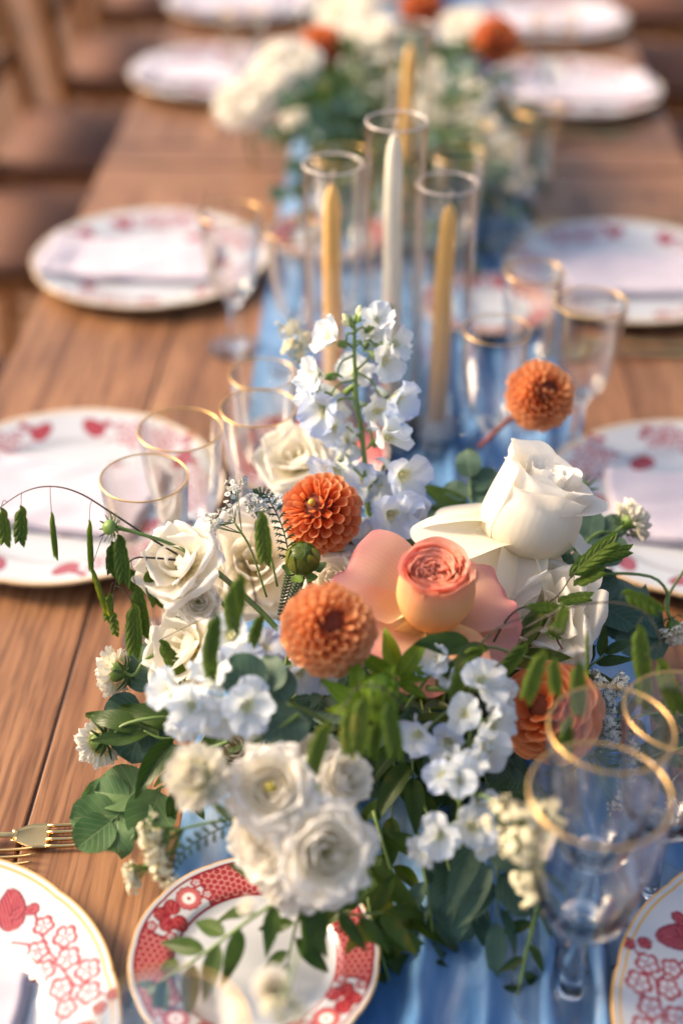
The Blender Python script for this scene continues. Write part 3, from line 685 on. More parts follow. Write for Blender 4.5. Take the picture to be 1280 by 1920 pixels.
# -------------------------------------------------------------- glasses
def glass_me(n=56):
    # unit height 1 wine goblet: outer up, inner down
    out = [(0.0, 0.0), (0.12, 0.0), (0.185, 0.002), (0.190, 0.008), (0.185, 0.013), (0.12, 0.020), (0.066, 0.030), (0.042, 0.048), (0.037, 0.09), (0.034, 0.2), (0.034, 0.30), (0.038, 0.335), (0.052, 0.350), (0.054, 0.366), (0.042, 0.382),
           (0.055, 0.395), (0.095, 0.415), (0.135, 0.465), (0.158, 0.54), (0.176, 0.64), (0.193, 0.76), (0.204, 0.88), (0.211, 0.985), (0.212, 1.0)]
    inn = [(0.2045, 1.0), (0.2035, 0.985), (0.1965, 0.88), (0.186, 0.76), (0.166, 0.64), (0.144, 0.55), (0.116, 0.488), (0.075, 0.448), (0.035, 0.434), (0.0, 0.430)]
    k = 14
    stem = [(max(.0003, q[0]), q[1]) for q in spline(out[:k] + [(0.075, 0.402), (0.060, 0.412), (0.03, 0.406), (0.0, 0.404)], 54)]
    a = [(max(.0003, q[0]), q[1]) for q in spline([(0.0, 0.398)] + out[k:], 34)]
    c = [(max(.0003, q[0]), q[1]) for q in spline(inn, 30)]
    return lathe(stem, n), lathe(a + c, n)
(SV, SF, SU), (GV, GF, GUV) = glass_me()
goblet = mesh('goblet_bowl', GV * 0.2, GF, M['bowl_glass'], GUV); goblet_front = mesh('crystal_bowl', GV * 0.2, GF, M['glass'], GUV)
gstem = mesh('goblet_stem', SV * 0.2, SF, M['glass'], SU)
def torus(r, t, n=72, m=8):
    V = [((r + t * math.cos(b)) * math.cos(a), (r + t * math.cos(b)) * math.sin(a), t * 1.3 * math.sin(b)) for a in np.linspace(0, 2 * np.pi, n, endpoint=False) for b in np.linspace(0, 2 * np.pi, m, endpoint=False)]
    F_ = []
    for i in range(n):
        for j in range(m):
            F_.append((i * m + j, ((i + 1) % n) * m + j, ((i + 1) % n) * m + (j + 1) % m, i * m + (j + 1) % m))
    return V, F_
tv, tf = torus(0.208 * 0.2, 0.0007)
rim_me = mesh('gold_rim', tv, tf, M['gold'])
def glass(px, py, h, dia_scale, label, foot=None):
    p = T(px, py, h)
    if foot: p = Vector(foot)
    t = thing('wine_glass', label, 'wine glass', (p.x, p.y, TZ + (0.006 if -0.16 < p.x < 0.22 else 0.0005)), 'stemmed glasses with gold rims')
    s = h / 0.2
    t.scale = (s * dia_scale, s * dia_scale, s)
    put('bowl', goblet_front if p.y < 0.8 and p.x > 0 else goblet, t); put('stem_and_foot', gstem, t); put('gold_rim', rim_me, t, Matrix.Translation((0, 0, 0.2)))
    return t
glass(1122, 1500, 0.198, 1.04, 'front wine glass with wide gold rim, standing on the blue runner')
glass(1143, 1378, 0.200, 0.95, 'wine glass directly behind the front glass, its bowl overlapping the orange dahlia')
glass(1278, 1345, 0.185, 1.0, 'wine glass with its gold rim cut by the right edge of the photo')
glass(0, 0, 0.20, 0.8, 'slim glass at the right edge above the other glasses', foot=(0.262, 0.777, TZ))
glass(270, 896, 0.178, 0.99, 'gold rimmed glass nearest the grass stems on the left')
glass(337, 806, 0.178, 1.0, 'wider gold rimmed glass in the middle of the left three')
glass(485, 775, 0.178, 0.92, 'gold rimmed glass closest to the delphinium on the left')
glass(492, 712, 0.170, 0.88, 'glass behind the left three, its rim just showing')
glass(1106, 578, 0.178, 1.0, 'blurred glass with bright highlights right of the tall dahlia')
glass(930, 628, 0.178, 0.9, 'blurred glass between the candle cylinders and the tall dahlia')
glass(1000, 520, 0.178, 0.85, 'blurred glass behind the tall dahlia beside the third right plate')
glass(430, 400, 0.178, 1.0, 'blurred glass standing beside the third plate on the left')
glass(548, 440, 0.178, 0.85, 'blurred glass left of the candle cylinders')
glass(640, 300, 0.20, 0.9, 'blurred gold rimmed glass behind the left candle cylinder')
glass(950, 235, 0.178, 1.0, 'blurred glass in front of the first right plate beyond the joint')
glass(860, 300, 0.178, 0.9, 'blurred glass right of the middle candle beyond the flowers')
glass(1010, 215, 0.178, 0.9, 'blurred glass at the edge of the first right plate beyond the joint')
glass(455, 20, 0.178, 1.0, 'far glass by the second left plate beyond the joint')
glass(1040, 30, 0.178, 1.0, 'far glass by the second right plate beyond the joint')
glass(318, 1950, 0.19, 1.0, 'very near glass, strongly blurred, over the side plate')

# -------------------------------------------------------------- candles
def candle(px, py, ht, hc, wax, label, lean=(0.003, 0), colour='ochre'):
    """glass cylinder with holder, and the taper standing in it"""
    p = T(px, py, ht); z0 = TZ + 0.004
    t = thing('glass_cylinder', 'tall clear glass cylinder around ' + label, 'candle cylinder', (p.x, p.y, z0), 'glass candle cylinders')
    ro, ri = 0.0305, 0.0285
    V, F_, uv = lathe([(0.0003, 0), (ro, 0), (ro, ht - .001), (ro - .0003, ht), (ri + .0003, ht), (ri, ht - .001), (ri, 0.005), (0.0003, 0.005)], 56)
    put('glass_wall', mesh('glass_wall', V, F_, M['tube_glass'], uv), t)
    lv, lf = torus((ro + ri) / 2, 0.0009, 64, 8); put('lip', mesh('lip', lv, lf, M['lip']), t, Matrix.Translation((0, 0, ht)))
    h = thing('candle_holder', 'white disc holder under the ' + label.replace('blurred ', '').split(',')[0], 'candle holder', (p.x, p.y, z0 + 0.0055), 'candle holders')
    V, F_, uv = lathe([(0.0003, 0), (0.022, 0), (0.023, 0.002), (0.017, 0.006), (0.014, 0.013), (0.0003, 0.013)], 32)
    put('brass_foot', mesh('brass_foot', V, F_, M['brass'], uv), h)
    V, F_, uv = lathe([(0.0003, 0.0132), (0.020, 0.0132), (0.026, 0.016), (0.0265, 0.021), (0.024, 0.0235), (0.0135, 0.0235), (0.0125, 0.030), (0.0003, 0.030)], 40)
    put('disc', mesh('disc', V, F_, M['frost'], uv), h)
    c = thing('taper_candle', label, 'candle', (p.x, p.y, z0 + 0.0357), 'taper candles')
    Hc = hc - 0.04
    ts = np.array([0, .02, .15, .3, .45, .6, .75, .86, .92, .955, .98, .992, 1.0]); rs = np.array([.0104, .0108, .0105, .0102, .0099, .0096, .0092, .0088, .0080, .0068, .0048, .0030, .0018])
    pts = [(lean[0] * q * q + .0006 * math.sin(q * 7), lean[1] * q, q * Hc) for q in ts]
    MB().tube(pts, list(rs), 24).build('wax', wax, c)
    MB().tube([(lean[0], lean[1], Hc - .001), (lean[0] + .0006, lean[1], Hc + .009), (lean[0] + .0025, lean[1], Hc + .015)], [.0014, .0012, .0010], 6).build('wick', M['wick'], c)
candle(838, 352, 0.302, 0.285, M['wax_o'], 'ochre taper candle on the right, the nearest of the three')
candle(623, 315, 0.312, 0.295, M['wax_o'], 'ochre taper candle on the left of the white one', lean=(-0.001, 0))
candle(743, 235, 0.360, 0.352, M['wax_w'], 'ivory white taper candle in the tallest cylinder', lean=(-0.002, 0))
candle(766, 55, 0.310, 0.292, M['wax_o'], 'blurred ochre taper candle farther back amid the flowers')

# -------------------------------------------------------------- chairs
def chair():
    t = thing('dining_chair', 'wooden chair', 'chair', (0, 0, 0), 'dining chairs along the tables')
    # faces +X; seat centre at origin
    V, F_ = box((0, 0, 0.435), (0.40, 0.41, 0.028), 0.008); put('seat', mesh('seat', V, F_, M['chair_wood'], smooth=False), t)
    V, F_ = box((0.0, 0, 0.464), (0.375, 0.385, 0.03), 0.012); put('cushion', mesh('cushion', V, F_, M['seat_pad']), t)
    for s in (-1, 1):
        MB().tube([(0.175, s * 0.18, 0.42), (0.18, s * 0.185, 0.2), (0.185, s * 0.19, 0.0)], [.018, .016, .012], 10).build('leg', M['chair_wood'], t)
        MB().tube(spline([(-0.20, s * 0.195, 0.0), (-0.185, s * 0.185, 0.25), (-0.19, s * 0.185, 0.45), (-0.225, s * 0.19, 0.70), (-0.27, s * 0.195, 0.93)], 14), [.014] * 4 + [.018] * 6 + [.015] * 4, 10).build('back_post', M['chair_wood'], t)
        MB().tube([(0.18, s * 0.187, 0.2), (-0.185, s * 0.187, 0.2)], .009, 8).build('stretcher', M['chair_wood'], t)
    for z, h in ((0.895, 0.075), (0.60, 0.045)):
        x = -0.19 - (z - .45) * 0.15
        V, F_ = box((x, 0, z), (0.02, 0.375, h), 0.004); put('back_rail', mesh('back_rail', V, F_, M['chair_wood'], smooth=False), t)
    V, F_ = box((-0.235, 0, 0.74), (0.012, 0.30, 0.235), 0.004); put('back_panel', mesh('back_panel', V, F_, M['cane'], smooth=False), t)
    return t
ch0 = chair(); first = True
for side, ys, cx, names in ((-1, [1.16, 1.80, 2.52, 3.02, 3.62, 4.25], -0.64, ordL), (1, [1.10, 1.74, 2.45, 2.98, 3.58, 4.2], 0.70, ordR)):
    for i, y in enumerate(ys):
        c = ch0 if first else copy_tree(ch0); first = False
        c.location = (cx + [0, -.02, .01, -.03, 0, -.02][i], y, 0); c.rotation_euler.z = (0 if side < 0 else math.pi) + [0.03, -0.05, 0.04, -0.02, 0.05, 0][i]
        c['label'] = 'wooden chair with a mauve cushion at ' + ['the second plate', 'the third plate', 'the first plate beyond the joint', 'the second plate beyond the joint', 'the far end plate', 'the last place, past the plates'][i] + (' on the left' if side < 0 else ' on the right')
# ================================================================== FLOWERS
def cup_petal(prof, halfw, nu=13, nv=13, round_=0.22, skew=0.0, ruffle=0.0, rf=5, curl=0.0, seed=0, base_w=0.35, point=0.0):
    """piece of a surface of revolution round Z: prof [(r,z)] base to tip, centred on angle 0"""
    r_ = np.random.RandomState(seed); ph = r_.rand(6) * 6.28
    P = np.array([tuple(q) for q in spline([(a, b) for a, b in prof], 60)])
    V = []; uv = []
    for j in range(nv):
        v = j / (nv - 1)
        for i in range(nu):
            u = -1 + 2 * i / (nu - 1)
            vv = v * (1 - round_ * abs(u) ** 2.4 + point * (1 - abs(u)) ** 3 * v) / (1 + point)
            sw = base_w + (1 - base_w) * min(1, vv * 1.9) ** 0.8
            k = vv * 59; a = int(min(58, k)); f = k - a
            rr, zz = P[a] * (1 - f) + P[a + 1] * f
            an = u * halfw * sw
            edge = vv ** 3
            n = math.sin(rf * u + ph[0]) * 0.6 + math.sin(rf * 2.1 * u + ph[1] + 3 * vv) * 0.4
            rr += skew * u + ruffle * n * edge + curl * (abs(u) ** 3) * edge
            zz += ruffle * 0.7 * edge * math.sin(rf * 1.4 * u + ph[2])
            V.append((rr * math.cos(an), rr * math.sin(an), zz)); uv.append((i / (nu - 1), v))
    return np.array(V), grid_faces(nu, nv), np.array(uv)
def fan_petal(prof, width, nu=13, nv=14, cup=0.0, ruffle=0.0, rf=4, seed=0, wpow=0.6, tip=0.30, roll=0.0, notch=0.0, wmax=0.62, bw=.16):
    """petal lying along prof [(r,z)] in the XZ plane, width in metres; cup lifts the sides, roll turns the edges under"""
    r_ = np.random.RandomState(seed); ph = r_.rand(6) * 6.28
    P = np.array([tuple(q) for q in spline([(a, b) for a, b in prof], 60)])
    V = []; uv = []
    for j in range(nv):
        v = j / (nv - 1)
        for i in range(nu):
            u = -1 + 2 * i / (nu - 1)
            vv = v * (1 - tip * abs(u) ** 2.2) * (1 - notch * math.exp(-(u / .16) ** 2) * v)
            t = min(1.0, vv / wmax); wsh = (bw + (1 - bw) * math.sin(t * math.pi / 2) ** (1 / max(.2, wpow) * 0.8))
            if vv > wmax: wsh *= max(0.0, 1 - ((vv - wmax) / (1.10 - wmax)) ** 2.6) ** 0.5
            k = vv * 59; a = int(min(58, k)); f = k - a
            p = P[a] * (1 - f) + P[a + 1] * f; d = P[min(59, a + 1)] - P[a]; L_ = math.hypot(*d) + 1e-9
            nx, nz = -d[1] / L_, d[0] / L_
            h = cup * u * u * width * (0.4 + 0.6 * (1 - vv)) - roll * width * abs(u) ** 4 * vv
            h += ruffle * vv ** 2 * (math.sin(rf * u + ph[0] + 2 * vv) + 0.5 * math.sin(rf * 2.3 * u + ph[1]))
            V.append((p[0] + nx * h, u * width * 0.5 * wsh, p[1] + nz * h)); uv.append((i / (nu - 1), v))
    return np.array(V), grid_faces(nu, nv), np.array(uv)
def pm(name, g, mat): return mesh(name, g[0], g[1], mat, g[2])
def rotz(a): return Matrix.Rotation(a, 4, 'Z')
def off(x, y, z): return Matrix.Translation((x, y, z))
GA = 2.39996

# ---- garden rose with rosette heart (the peach one) : axis Z, junction of cup and guard petals at origin
def garden_rose():
    t = thing('garden_rose', 'x', 'rose')
    H = 0.056
    # guard petals, wide and nearly flat, each different
    specs = [(2.66, .066, .072, .016, 1), (-2.72, .056, .056, .012, 2), (-1.62, .057, .072, -.012, 3), (-0.45, .060, .062, -.002, 4), (0.28, .056, .050, .004, 5), (1.5, .050, .056, .006, 6)]
    for an, L_, w_, lift, sd in specs:
        prof = [(.006, 0), (L_ * .3, -.003 + lift * .2), (L_ * .65, lift * .75 + .002), (L_ * .9, lift * 1.05), (L_ * 1.0, lift * 1.05 - .001)]
        g = fan_petal(prof, w_ * 1.10, 23, 26, cup=0.17, ruffle=.0036, rf=3.0, seed=sd, tip=.12, roll=.07, wpow=.8, wmax=.56, bw=.35)
        put('guard_petal', pm('guard_petal', g, M['rose_out']), t, rotz(an) @ off(0, 0, .004 * (sd % 2)) @ Matrix.Rotation((-.16, .10, -.08, .14)[sd % 4], 4, 'X'))
    # wrapping cup petals
    for k in range(5):
        w_ = 1.15 if k < 3 else 1.0; s = 1 - 0.045 * k
        prof = [(.003, 0), (.018 * s, .006), (.0262 * s, .022), (.0258 * s, .038), (.0225 * s, .049 + .001 * k), (.0225 * s + (.004 if k < 3 else .001), .0555 - .001 * k)]
        g = cup_petal(prof, w_, 19, 17, round_=.10, skew=.0011, ruffle=.0010, rf=4, curl=.002, seed=k + 20, base_w=.8, point=.04)
        put('cup_petal', pm('cup_petal', g, M['rose_cup']), t, rotz(k * 2.2 - 1.2))
    # rosette : five rings then quartered heart
    k = 0
    for ring, (r0, n) in enumerate(((.0205, 5), (.0185, 6), (.0162, 6), (.0138, 7), (.0112, 7), (.0086, 6), (.0060, 5), (.0034, 4))):
        for i in range(n):
            hz = .0530 - .0007 * ring + rng.uniform(-.0010, .0010) - .004 * (ring / 8) ** 2
            prof = [(r0 * .55, .018), (r0 * 1.0, .032), (r0 * .97, .045), (r0 * .99 + rng.uniform(-.0006, .0006), hz - .002), (r0 * 1.04, hz)]
            g = cup_petal(prof, 0.75 + 2.0 / (n + 1) * .55, 11, 9, round_=.06, skew=.0014 * (1 if rng.rand() < .8 else -1), ruffle=.0011, rf=3 + ring * .3, seed=k, base_w=.9)
            put('inner_petal', pm('inner_petal', g, M['rose_in']), t, rotz(i * 6.283 / n + ring * 1.1 + rng.uniform(-.2, .2))); k += 1
    for q in range(5):   # folded heart petals
        for s in range(3):
            g = cup_petal([(.0012, .02), (.0030 + s * .0010, .036), (.0030 + s * .0011, .0490 - s * .001)], 1.15, 9, 7, round_=.1, ruffle=.0007, seed=q * 7 + s, base_w=.9)
            put('heart_petal', pm('heart_petal', g, M['rose_in']), t, rotz(q * 1.257) @ off(.0065, 0, 0) @ rotz(math.pi / 2 + s * .2))
    MB().tube(spline([(0, 0, .001), (0.002, 0, -.05), (.0, .004, -.11)], 8), [.0032] * 8, 8).build('stem', M['stem'], t)
    return t

# ---- white goblet rose seen from the side
def goblet_rose():
    t = thing('white_goblet_rose', 'x', 'rose')
    for k, (an, w_, top, fl) in enumerate(((-1.35, 1.35, .064, .006), (0.0, 1.15, .060, .024), (2.75, 1.15, .082, .004), (-2.3, 1.1, .075, .009), (1.3, 1.1, .073, .018), (-0.5, 1.1, .070, .014), (2.2, 1.0, .085, .009), (-1.6, 1.0, .072, .006), (0.6, .9, .076, .010))):
        s = 1 - .05 * k
        prof = [(.005, 0), (.029 * s, .005), (.0405 * s, .021), (.0405 * s, .040), (.037 * s, top - .014), (.036 * s + fl * .4, top - .005), (.036 * s + fl, top)]
        g = cup_petal(prof, w_, 23, 21, round_=.16, skew=.0024, ruffle=.0034, rf=3.1, curl=.004, seed=k + 50, base_w=.8, point=.03)
        put('cup_petal', pm('cup_petal', g, M['rose_w']), t, rotz(an))
    for k in range(12):
        r0 = .019 - .0014 * k
        prof = [(r0 * .6, .02), (r0, .045), (r0 * .9, .066), (r0 * 1.05, .078 - .0008 * k)]
        g = cup_petal(prof, 1.0, 11, 9, round_=.15, skew=.001, ruffle=.0015, seed=k + 80, base_w=.9)
        put('inner_petal', pm('inner_petal', g, M['rose_w']), t, rotz(k * GA))
    return t
def guard(t, an, L_, w_, rise, droop, sd, mat='rose_w', cup=.12, tip=.22, base_z=0.0, roll=.12):
    prof = [(.003, base_z), (L_ * .33, base_z + rise + .003), (L_ * .7, base_z + rise * .6 - droop * .32), (L_ * .93, base_z - droop * .85), (L_ * .97, base_z - droop - .004)]
    g = fan_petal(prof, w_, 23, 26, cup=cup, ruffle=.0032, rf=2.6, seed=sd, tip=tip * .55, roll=roll, wpow=.8, wmax=.52, bw=.42)
    put('guard_petal', pm('guard_petal', g, M[mat]), t, rotz(an))

# ---- ruffled open spray rose / lisianthus
def spray_rose(seed, mat='rose_w', rings=None, eye=False):
    t = thing('spray_rose', 'x', 'rose'); r_ = np.random.RandomState(seed); q = 0
    rings = rings or [(.037, .010, 5, .042), (.033, .017, 5, .038), (.027, .022, 5, .034), (.019, .025, 4, .021), (.013, .0255, 4, .016), (.0075, .0245, 3, .012)]
    for k, (rt, zt, n, w_) in enumerate(rings):
        for i in range(n):
            a, b = rt * r_.uniform(.92, 1.08), zt + r_.uniform(-.0015, .0015)
            prof = [(.002, 0), (a * .55, b * .30), (a * .88, b * .72), (a, b)] if k < 3 else [(.002, 0.002), (a * .9, b * .4), (a * 1.05, b * .75), (a, b)]
            if k < 3:
                prof.append((a * 1.07, b - .001 - .002 * (3 - k)))
                g = fan_petal(prof, w_ * 1.15, 15, 13, cup=.14, ruffle=.0016, rf=4, seed=seed * 100 + q, tip=.14, wpow=1.0, roll=.06)
            else:
                g = cup_petal(prof, 1.05, 13, 10, round_=.15, skew=.0016, ruffle=.0016, rf=3, seed=seed * 100 + q, base_w=.7)
            put('petal', pm('petal', g, M[mat]), t, rotz(i * 6.283 / n + k * .6 + r_.uniform(-.15, .15))); q += 1
    if eye:
        V, F_, uv = lathe([(0.0003, .012), (.0045, .012), (.005, .018), (.0035, .0225), (.0003, .0235)], 12); put('flower_eye', mesh('flower_eye', V, F_, M['disk'], uv), t)
    for i in range(5):
        g = fan_petal([(.002, -.001), (.012, -.002), (.020, -.008)], .006, 5, 6, seed=i, tip=.5)
        put('sepal', pm('sepal', g, M['sepal_green']), t, rotz(i * 1.257))
    MB().tube(spline([(0, 0, .001), (0.002, 0, -.05), (.0, .004, -.10)], 7), [.0022] * 7, 7).build('stem', M['stem'], t)
    return t

# ---- dahlias
def quill(L_, w_, rollk, seed, tipk=.25, nu=9, nv=8):
    """petal along +Y, inner face to +Z, its edges rolled up toward +Z"""
    V = []; uv = []; r_ = np.random.RandomState(seed)
    for j in range(nv):
        v = j / (nv - 1)
        for i in range(nu):
            u = -1 + 2 * i / (nu - 1)
            vv = v * (1 - tipk * abs(u) ** 2)
            wd = w_ * (0.45 + 0.55 * math.sin(min(1, vv / .75) * 1.57))
            ang = u * rollk * (0.55 + .45 * vv)
            rad = wd / 2 / max(.35, rollk * .62)
            V.append((rad * math.sin(ang), vv * L_, rad * (1 - math.cos(ang)) + .0022 * vv * vv * (1 - abs(u)) - .0010 * math.sin(vv * 3.1)))
            uv.append((i / (nu - 1), v))
    return np.array(V), grid_faces(nu, nv), np.array(uv)
def dahlia(Rr, n, mat, rollk, wscale=1.0, maxth=2.55, seed=0, disk=True, stemmat='stem_red', lens=1.0):
    t = thing('dahlia', 'x', 'dahlia'); r_ = np.random.RandomState(seed)
    cls = []
    for k in range(6):
        s = (.30, .46, .62, .78, .92, 1.0)[k]
        cls.append([pm('petal', quill(Rr * .62 * lens * (.75 + .25 * s), Rr * .37 * s * wscale, rollk * (1.15 - .18 * s) , k * 3 + j), M[mat]) for j in range(2)])
    cmax = math.cos(maxth)
    for i in range(n):
        z = 1 - (1 - cmax) * ((i + 4.5) / (n + 4.5)); th = math.acos(z); ph = i * GA
        k = min(5, int(th / 0.24)); s = (.30, .46, .62, .78, .92, 1.0)[k]
        d = Vector((math.sin(th) * math.cos(ph), math.sin(th) * math.sin(ph), math.cos(th)))
        tg = Vector((math.cos(th) * math.cos(ph), math.cos(th) * math.sin(ph), -math.sin(th)))     # away from the pole
        lean = (-0.06 if th < .40 else .24) + r_.uniform(-.15, .15) + (.12 if th > 1.5 else 0)
        y = (d * math.cos(lean) + tg * math.sin(lean)).normalized()
        zz = (-tg + y * tg.dot(y)).normalized(); x = y.cross(zz)
        Lk = Rr * .62 * lens * (.75 + .25 * s)
        o = d * Rr * (.84 if th < .2 else .95 if th < .4 else 1.0) * (1 + r_.uniform(-.05, .05)) - y * Lk
        o.z *= .88; o.x *= 1.05
        put('petal', cls[k][i % 2], t, mat_xyz(x, y, zz, o))
    V, F_, uv = lathe([(0.0003, Rr * .60)] + [(Rr * .56 * math.sin(a), Rr * .60 * math.cos(a)) for a in np.linspace(.2, 3.0, 9)], 16)
    put('core', mesh('core', V, F_, M['dahlia_core'], uv), t)
    if disk:
        V, F_, uv = lathe([(0.0003, Rr * .74), (Rr * .06, Rr * .73), (Rr * .09, Rr * .68), (Rr * .08, Rr * .5)], 14); put('disk', mesh('disk', V, F_, M['disk'], uv), t)
    for i in range(6):
        g = fan_petal([(.003, -Rr * .75), (Rr * .45, -Rr * .85), (Rr * .75, -Rr * .72)], Rr * .3, 5, 6, seed=i, tip=.4)
        put('sepal', pm('sepal', g, M['sepal_green']), t, rotz(i * 1.05))
    MB().tube(spline([(0, 0, -Rr * .6), (0.003, 0, -Rr * 2.0), (.0, .006, -Rr * 3.6)], 8), [.0028] * 8, 8).build('stem', M[stemmat], t)
    return t

# ---- delphinium floret meshes
def floret_meshes(mat):
    pet = [pm('petal', fan_petal([(.0010, 0), (.0045, .0060), (.0105, .0098), (.0170, .0085 + .003 * s)], .0175 + .001 * s, 11, 9, cup=.20 - .1 * s, ruffle=.0021, rf=4.5, seed=s + 3, tip=.20, wpow=1.0), mat) for s in range(4)]
    return pet
eye_me = MB()
for i in range(5):
    V, F_, uv = fan_petal([(.0008, .001), (.003, .006), (.0045, .0075)], .004, 5, 5, seed=i, ruffle=.0004)
    eye_me.xf(V, F_, rotz(i * 1.257 + .6), uv)
V, F_, uv = lathe([(0.0003, .006), (.0014, .0055), (.0016, .001)], 8); eye_me.add(V, F_, uv)
eye_me = mesh('floret_eye', np.concatenate(eye_me.V), eye_me.F, M['bee'], np.concatenate(eye_me.UV))
FLO = {'b': floret_meshes(M['delph']), 'w': floret_meshes(M['delph_w'])}
def spike(label, path, rads, florets, buds=0, group='delphinium stems', name='delphinium_stem', cat='delphinium'):
    """florets: (t along stem, world point of its centre, facing, size, 'b'/'w')"""
    P = spline(path, 30); base = P[0]
    t = thing(name, label, cat, base, group)
    MB().tube([p - base for p in P], list(np.linspace(rads[0], rads[1], 30)), 8).build('stem', M['stem'], t)
    for tt, c, face, s, kind in florets:
        c = Vector(c); face = Vector(face).normalized()
        a = P[int(tt * 29)]
        q = frame(face, spin=rng.uniform(0, 6.28)); Mx = Matrix.Translation(c - base) @ q.to_matrix().to_4x4() @ Matrix.Scale(s, 4)
        fl = bpy.data.objects.new('floret', eye_me); COL.objects.link(fl); fl.parent = t; fl.matrix_basis = Mx; KIDS.setdefault(t.name, []).append(fl)
        for i in range(5):
            put('petal', FLO[kind][(i * 3 + int(s * 20)) % 4], fl, rotz(i * 1.257 + rng.uniform(-.16, .16)) @ Matrix.Rotation(rng.uniform(-.5, .35), 4, 'Y'))
        bk = c - face * .004 * s
        MB().tube([p - base for p in spline([a, (a + bk) / 2 + Vector((0, 0, .003)), bk - face * .008 * s, bk], 8)], [.0011, .001, .0009, .0009, .0010, .0013, .0022, .0030], 6).build('pedicel', M['stem'], t)
        MB().tube([p - base for p in spline([bk, bk - face * .008 * s + Vector((0, 0, .004 * s)), bk - face * .015 * s + Vector((0, 0, .002))], 6)], [.0028 * s, .0024 * s, .0018 * s, .0014 * s, .0011 * s, .0006], 6).build('spur', M['sepal_green'] if kind == 'w' else M['delph'], t)
    for k in range(buds):
        p = P[-1] + Vector((rng.uniform(-1, 1), rng.uniform(-1, 1), rng.uniform(-.8, 1.2))) * .007
        V, F_, uv = lathe([(.0003, -.004), (.0022, -.002), (.0026, .001), (.0014, .004), (.0003, .0055)], 8)
        q = frame((p - P[-3]).normalized()); put('bud', mesh('bud', V, F_, M['bee'] if k % 2 else M['sepal_green'], uv), t, Matrix.Translation(p - base) @ q.to_matrix().to_4x4())
    return t

# ---- scabiosa, seen mostly from behind
def scabiosa(back=True, seed=0):
    t = thing('scabiosa', 'x', 'scabiosa'); r_ = np.random.RandomState(seed)
    pet = [pm('petal', fan_petal([(.001, 0), (.006, .001), (.0115, .003 + .001 * s)], .0072, 7, 6, cup=.25, ruffle=.0013, rf=5, seed=s, tip=.2, wpow=1.0), M['scab']) for s in range(3)]
    for k, (r0, n, el) in enumerate(((.010, 20, -.25), (.010, 20, .15), (.009, 18, .55), (.006, 14, 1.0), (.002, 7, 1.4))):
        for i in range(n):
            Mx = rotz(i * 6.283 / n + k * .2 + r_.uniform(-.1, .1)) @ off(r0 * math.cos(el) * .9, 0, .006 + r0 * math.sin(el) * .6) @ Matrix.Rotation(-el + r_.uniform(-.25, .25), 4, 'Y') @ Matrix.Scale(r_.uniform(.75, 1.1), 4)
            put('petal', pet[i % 3], t, Mx)
    V, F_, uv = lathe([(0.0003, -.0015), (.0035, -.001), (.0065, .003), (.0082, .009), (.0003, .0135)], 18); put('receptacle', mesh('receptacle', V, F_, M['sepal_green'], uv), t)
    for i in range(11):
        g = fan_petal([(.002, -.0012), (.008, -.0022 - r_.rand() * .002), (.0155 + r_.uniform(-.002, .002), -.001 + r_.uniform(-.004, .003))], .0032, 5, 7, seed=i, tip=.5)
        put('bract', pm('bract', g, M['fern']), t, rotz(i * 6.283 / 11 + r_.uniform(-.1, .1)))
    return t
def scab_stem(t_loc, axis, to, mat='stem'):
    a = Vector(t_loc); ax = Vector(axis).normalized(); b = Vector(to)
    return [a - ax * .001, a - ax * .014, a * .55 + b * .45 - ax * .012 + Vector((0, 0, .006)), b]

# ---- leaves
def leaf_mesh(kind, seed=0, mat='ruscus'):
    r_ = np.random.RandomState(seed)
    nu, nv = 7, 13; V = []; uv = []
    if kind == 'ruscus': L_, w_, fold, droop = .048, .0185, .16, .18
    elif kind == 'lance': L_, w_, fold, droop = .050, .0165, .18, .3
    elif kind == 'round': L_, w_, fold, droop = .034, .033, .07, .1
    else: L_, w_, fold, droop = .034, .026, .07, .12
    for j in range(nv):
        v = j / (nv - 1)
        if kind == 'round' or kind == 'oval':
            wd = math.sqrt(max(0, 1 - (2 * v - 1) ** 2)) ** .9 * (1.04 - .12 * v)
            if v > .92: wd = max(wd, .0)
        elif kind == 'ruscus': wd = (math.sin(math.pi * v ** .80)) ** .85 * (1 - .15 * v)
        else: wd = math.sin(math.pi * v ** .65) ** 1.0
        for i in range(nu):
            u = -1 + 2 * i / (nu - 1)
            z = fold * (1 + .8 * math.sin(seed * 2.1)) * abs(u) * w_ * wd - droop * (.35 + .9 * seed) * L_ * v * v + (.05 + .09 * seed) * u * w_ * v + .0012 * math.sin(4 * v + seed) * u + (.0010 * math.sin(9 * v + seed * 2) * abs(u) if kind != 'lance' else 0)
            V.append((u * w_ / 2 * wd, v * L_, z)); uv.append((i / (nu - 1), v))
    # blade sits on a short petiole
    V = np.array(V); V[:, 1] += .003
    g = MB().add(V, grid_faces(nu, nv), uv)
    TV, TF, TU = tube([(0, -.001, 0), (0, .004, 0)], .0006, 5); g.add(TV, TF, np.full((len(TV), 2), .5))
    return mesh('leaf', np.concatenate(g.V), g.F, M[mat], np.concatenate(g.UV))
LEAF = {k: [leaf_mesh(kk, s, mt) for s in range(3)] for k, kk, mt in (('ruscus', 'ruscus', 'ruscus'), ('ruscus_y', 'ruscus', 'ruscus_y'), ('lance', 'lance', 'ruscus'), ('round', 'round', 'euc'), ('oval', 'oval', 'euc'), ('roundg', 'round', 'euc_g'), ('lance_e', 'lance', 'euc'), ('bright_l', 'ruscus', 'bright'))}
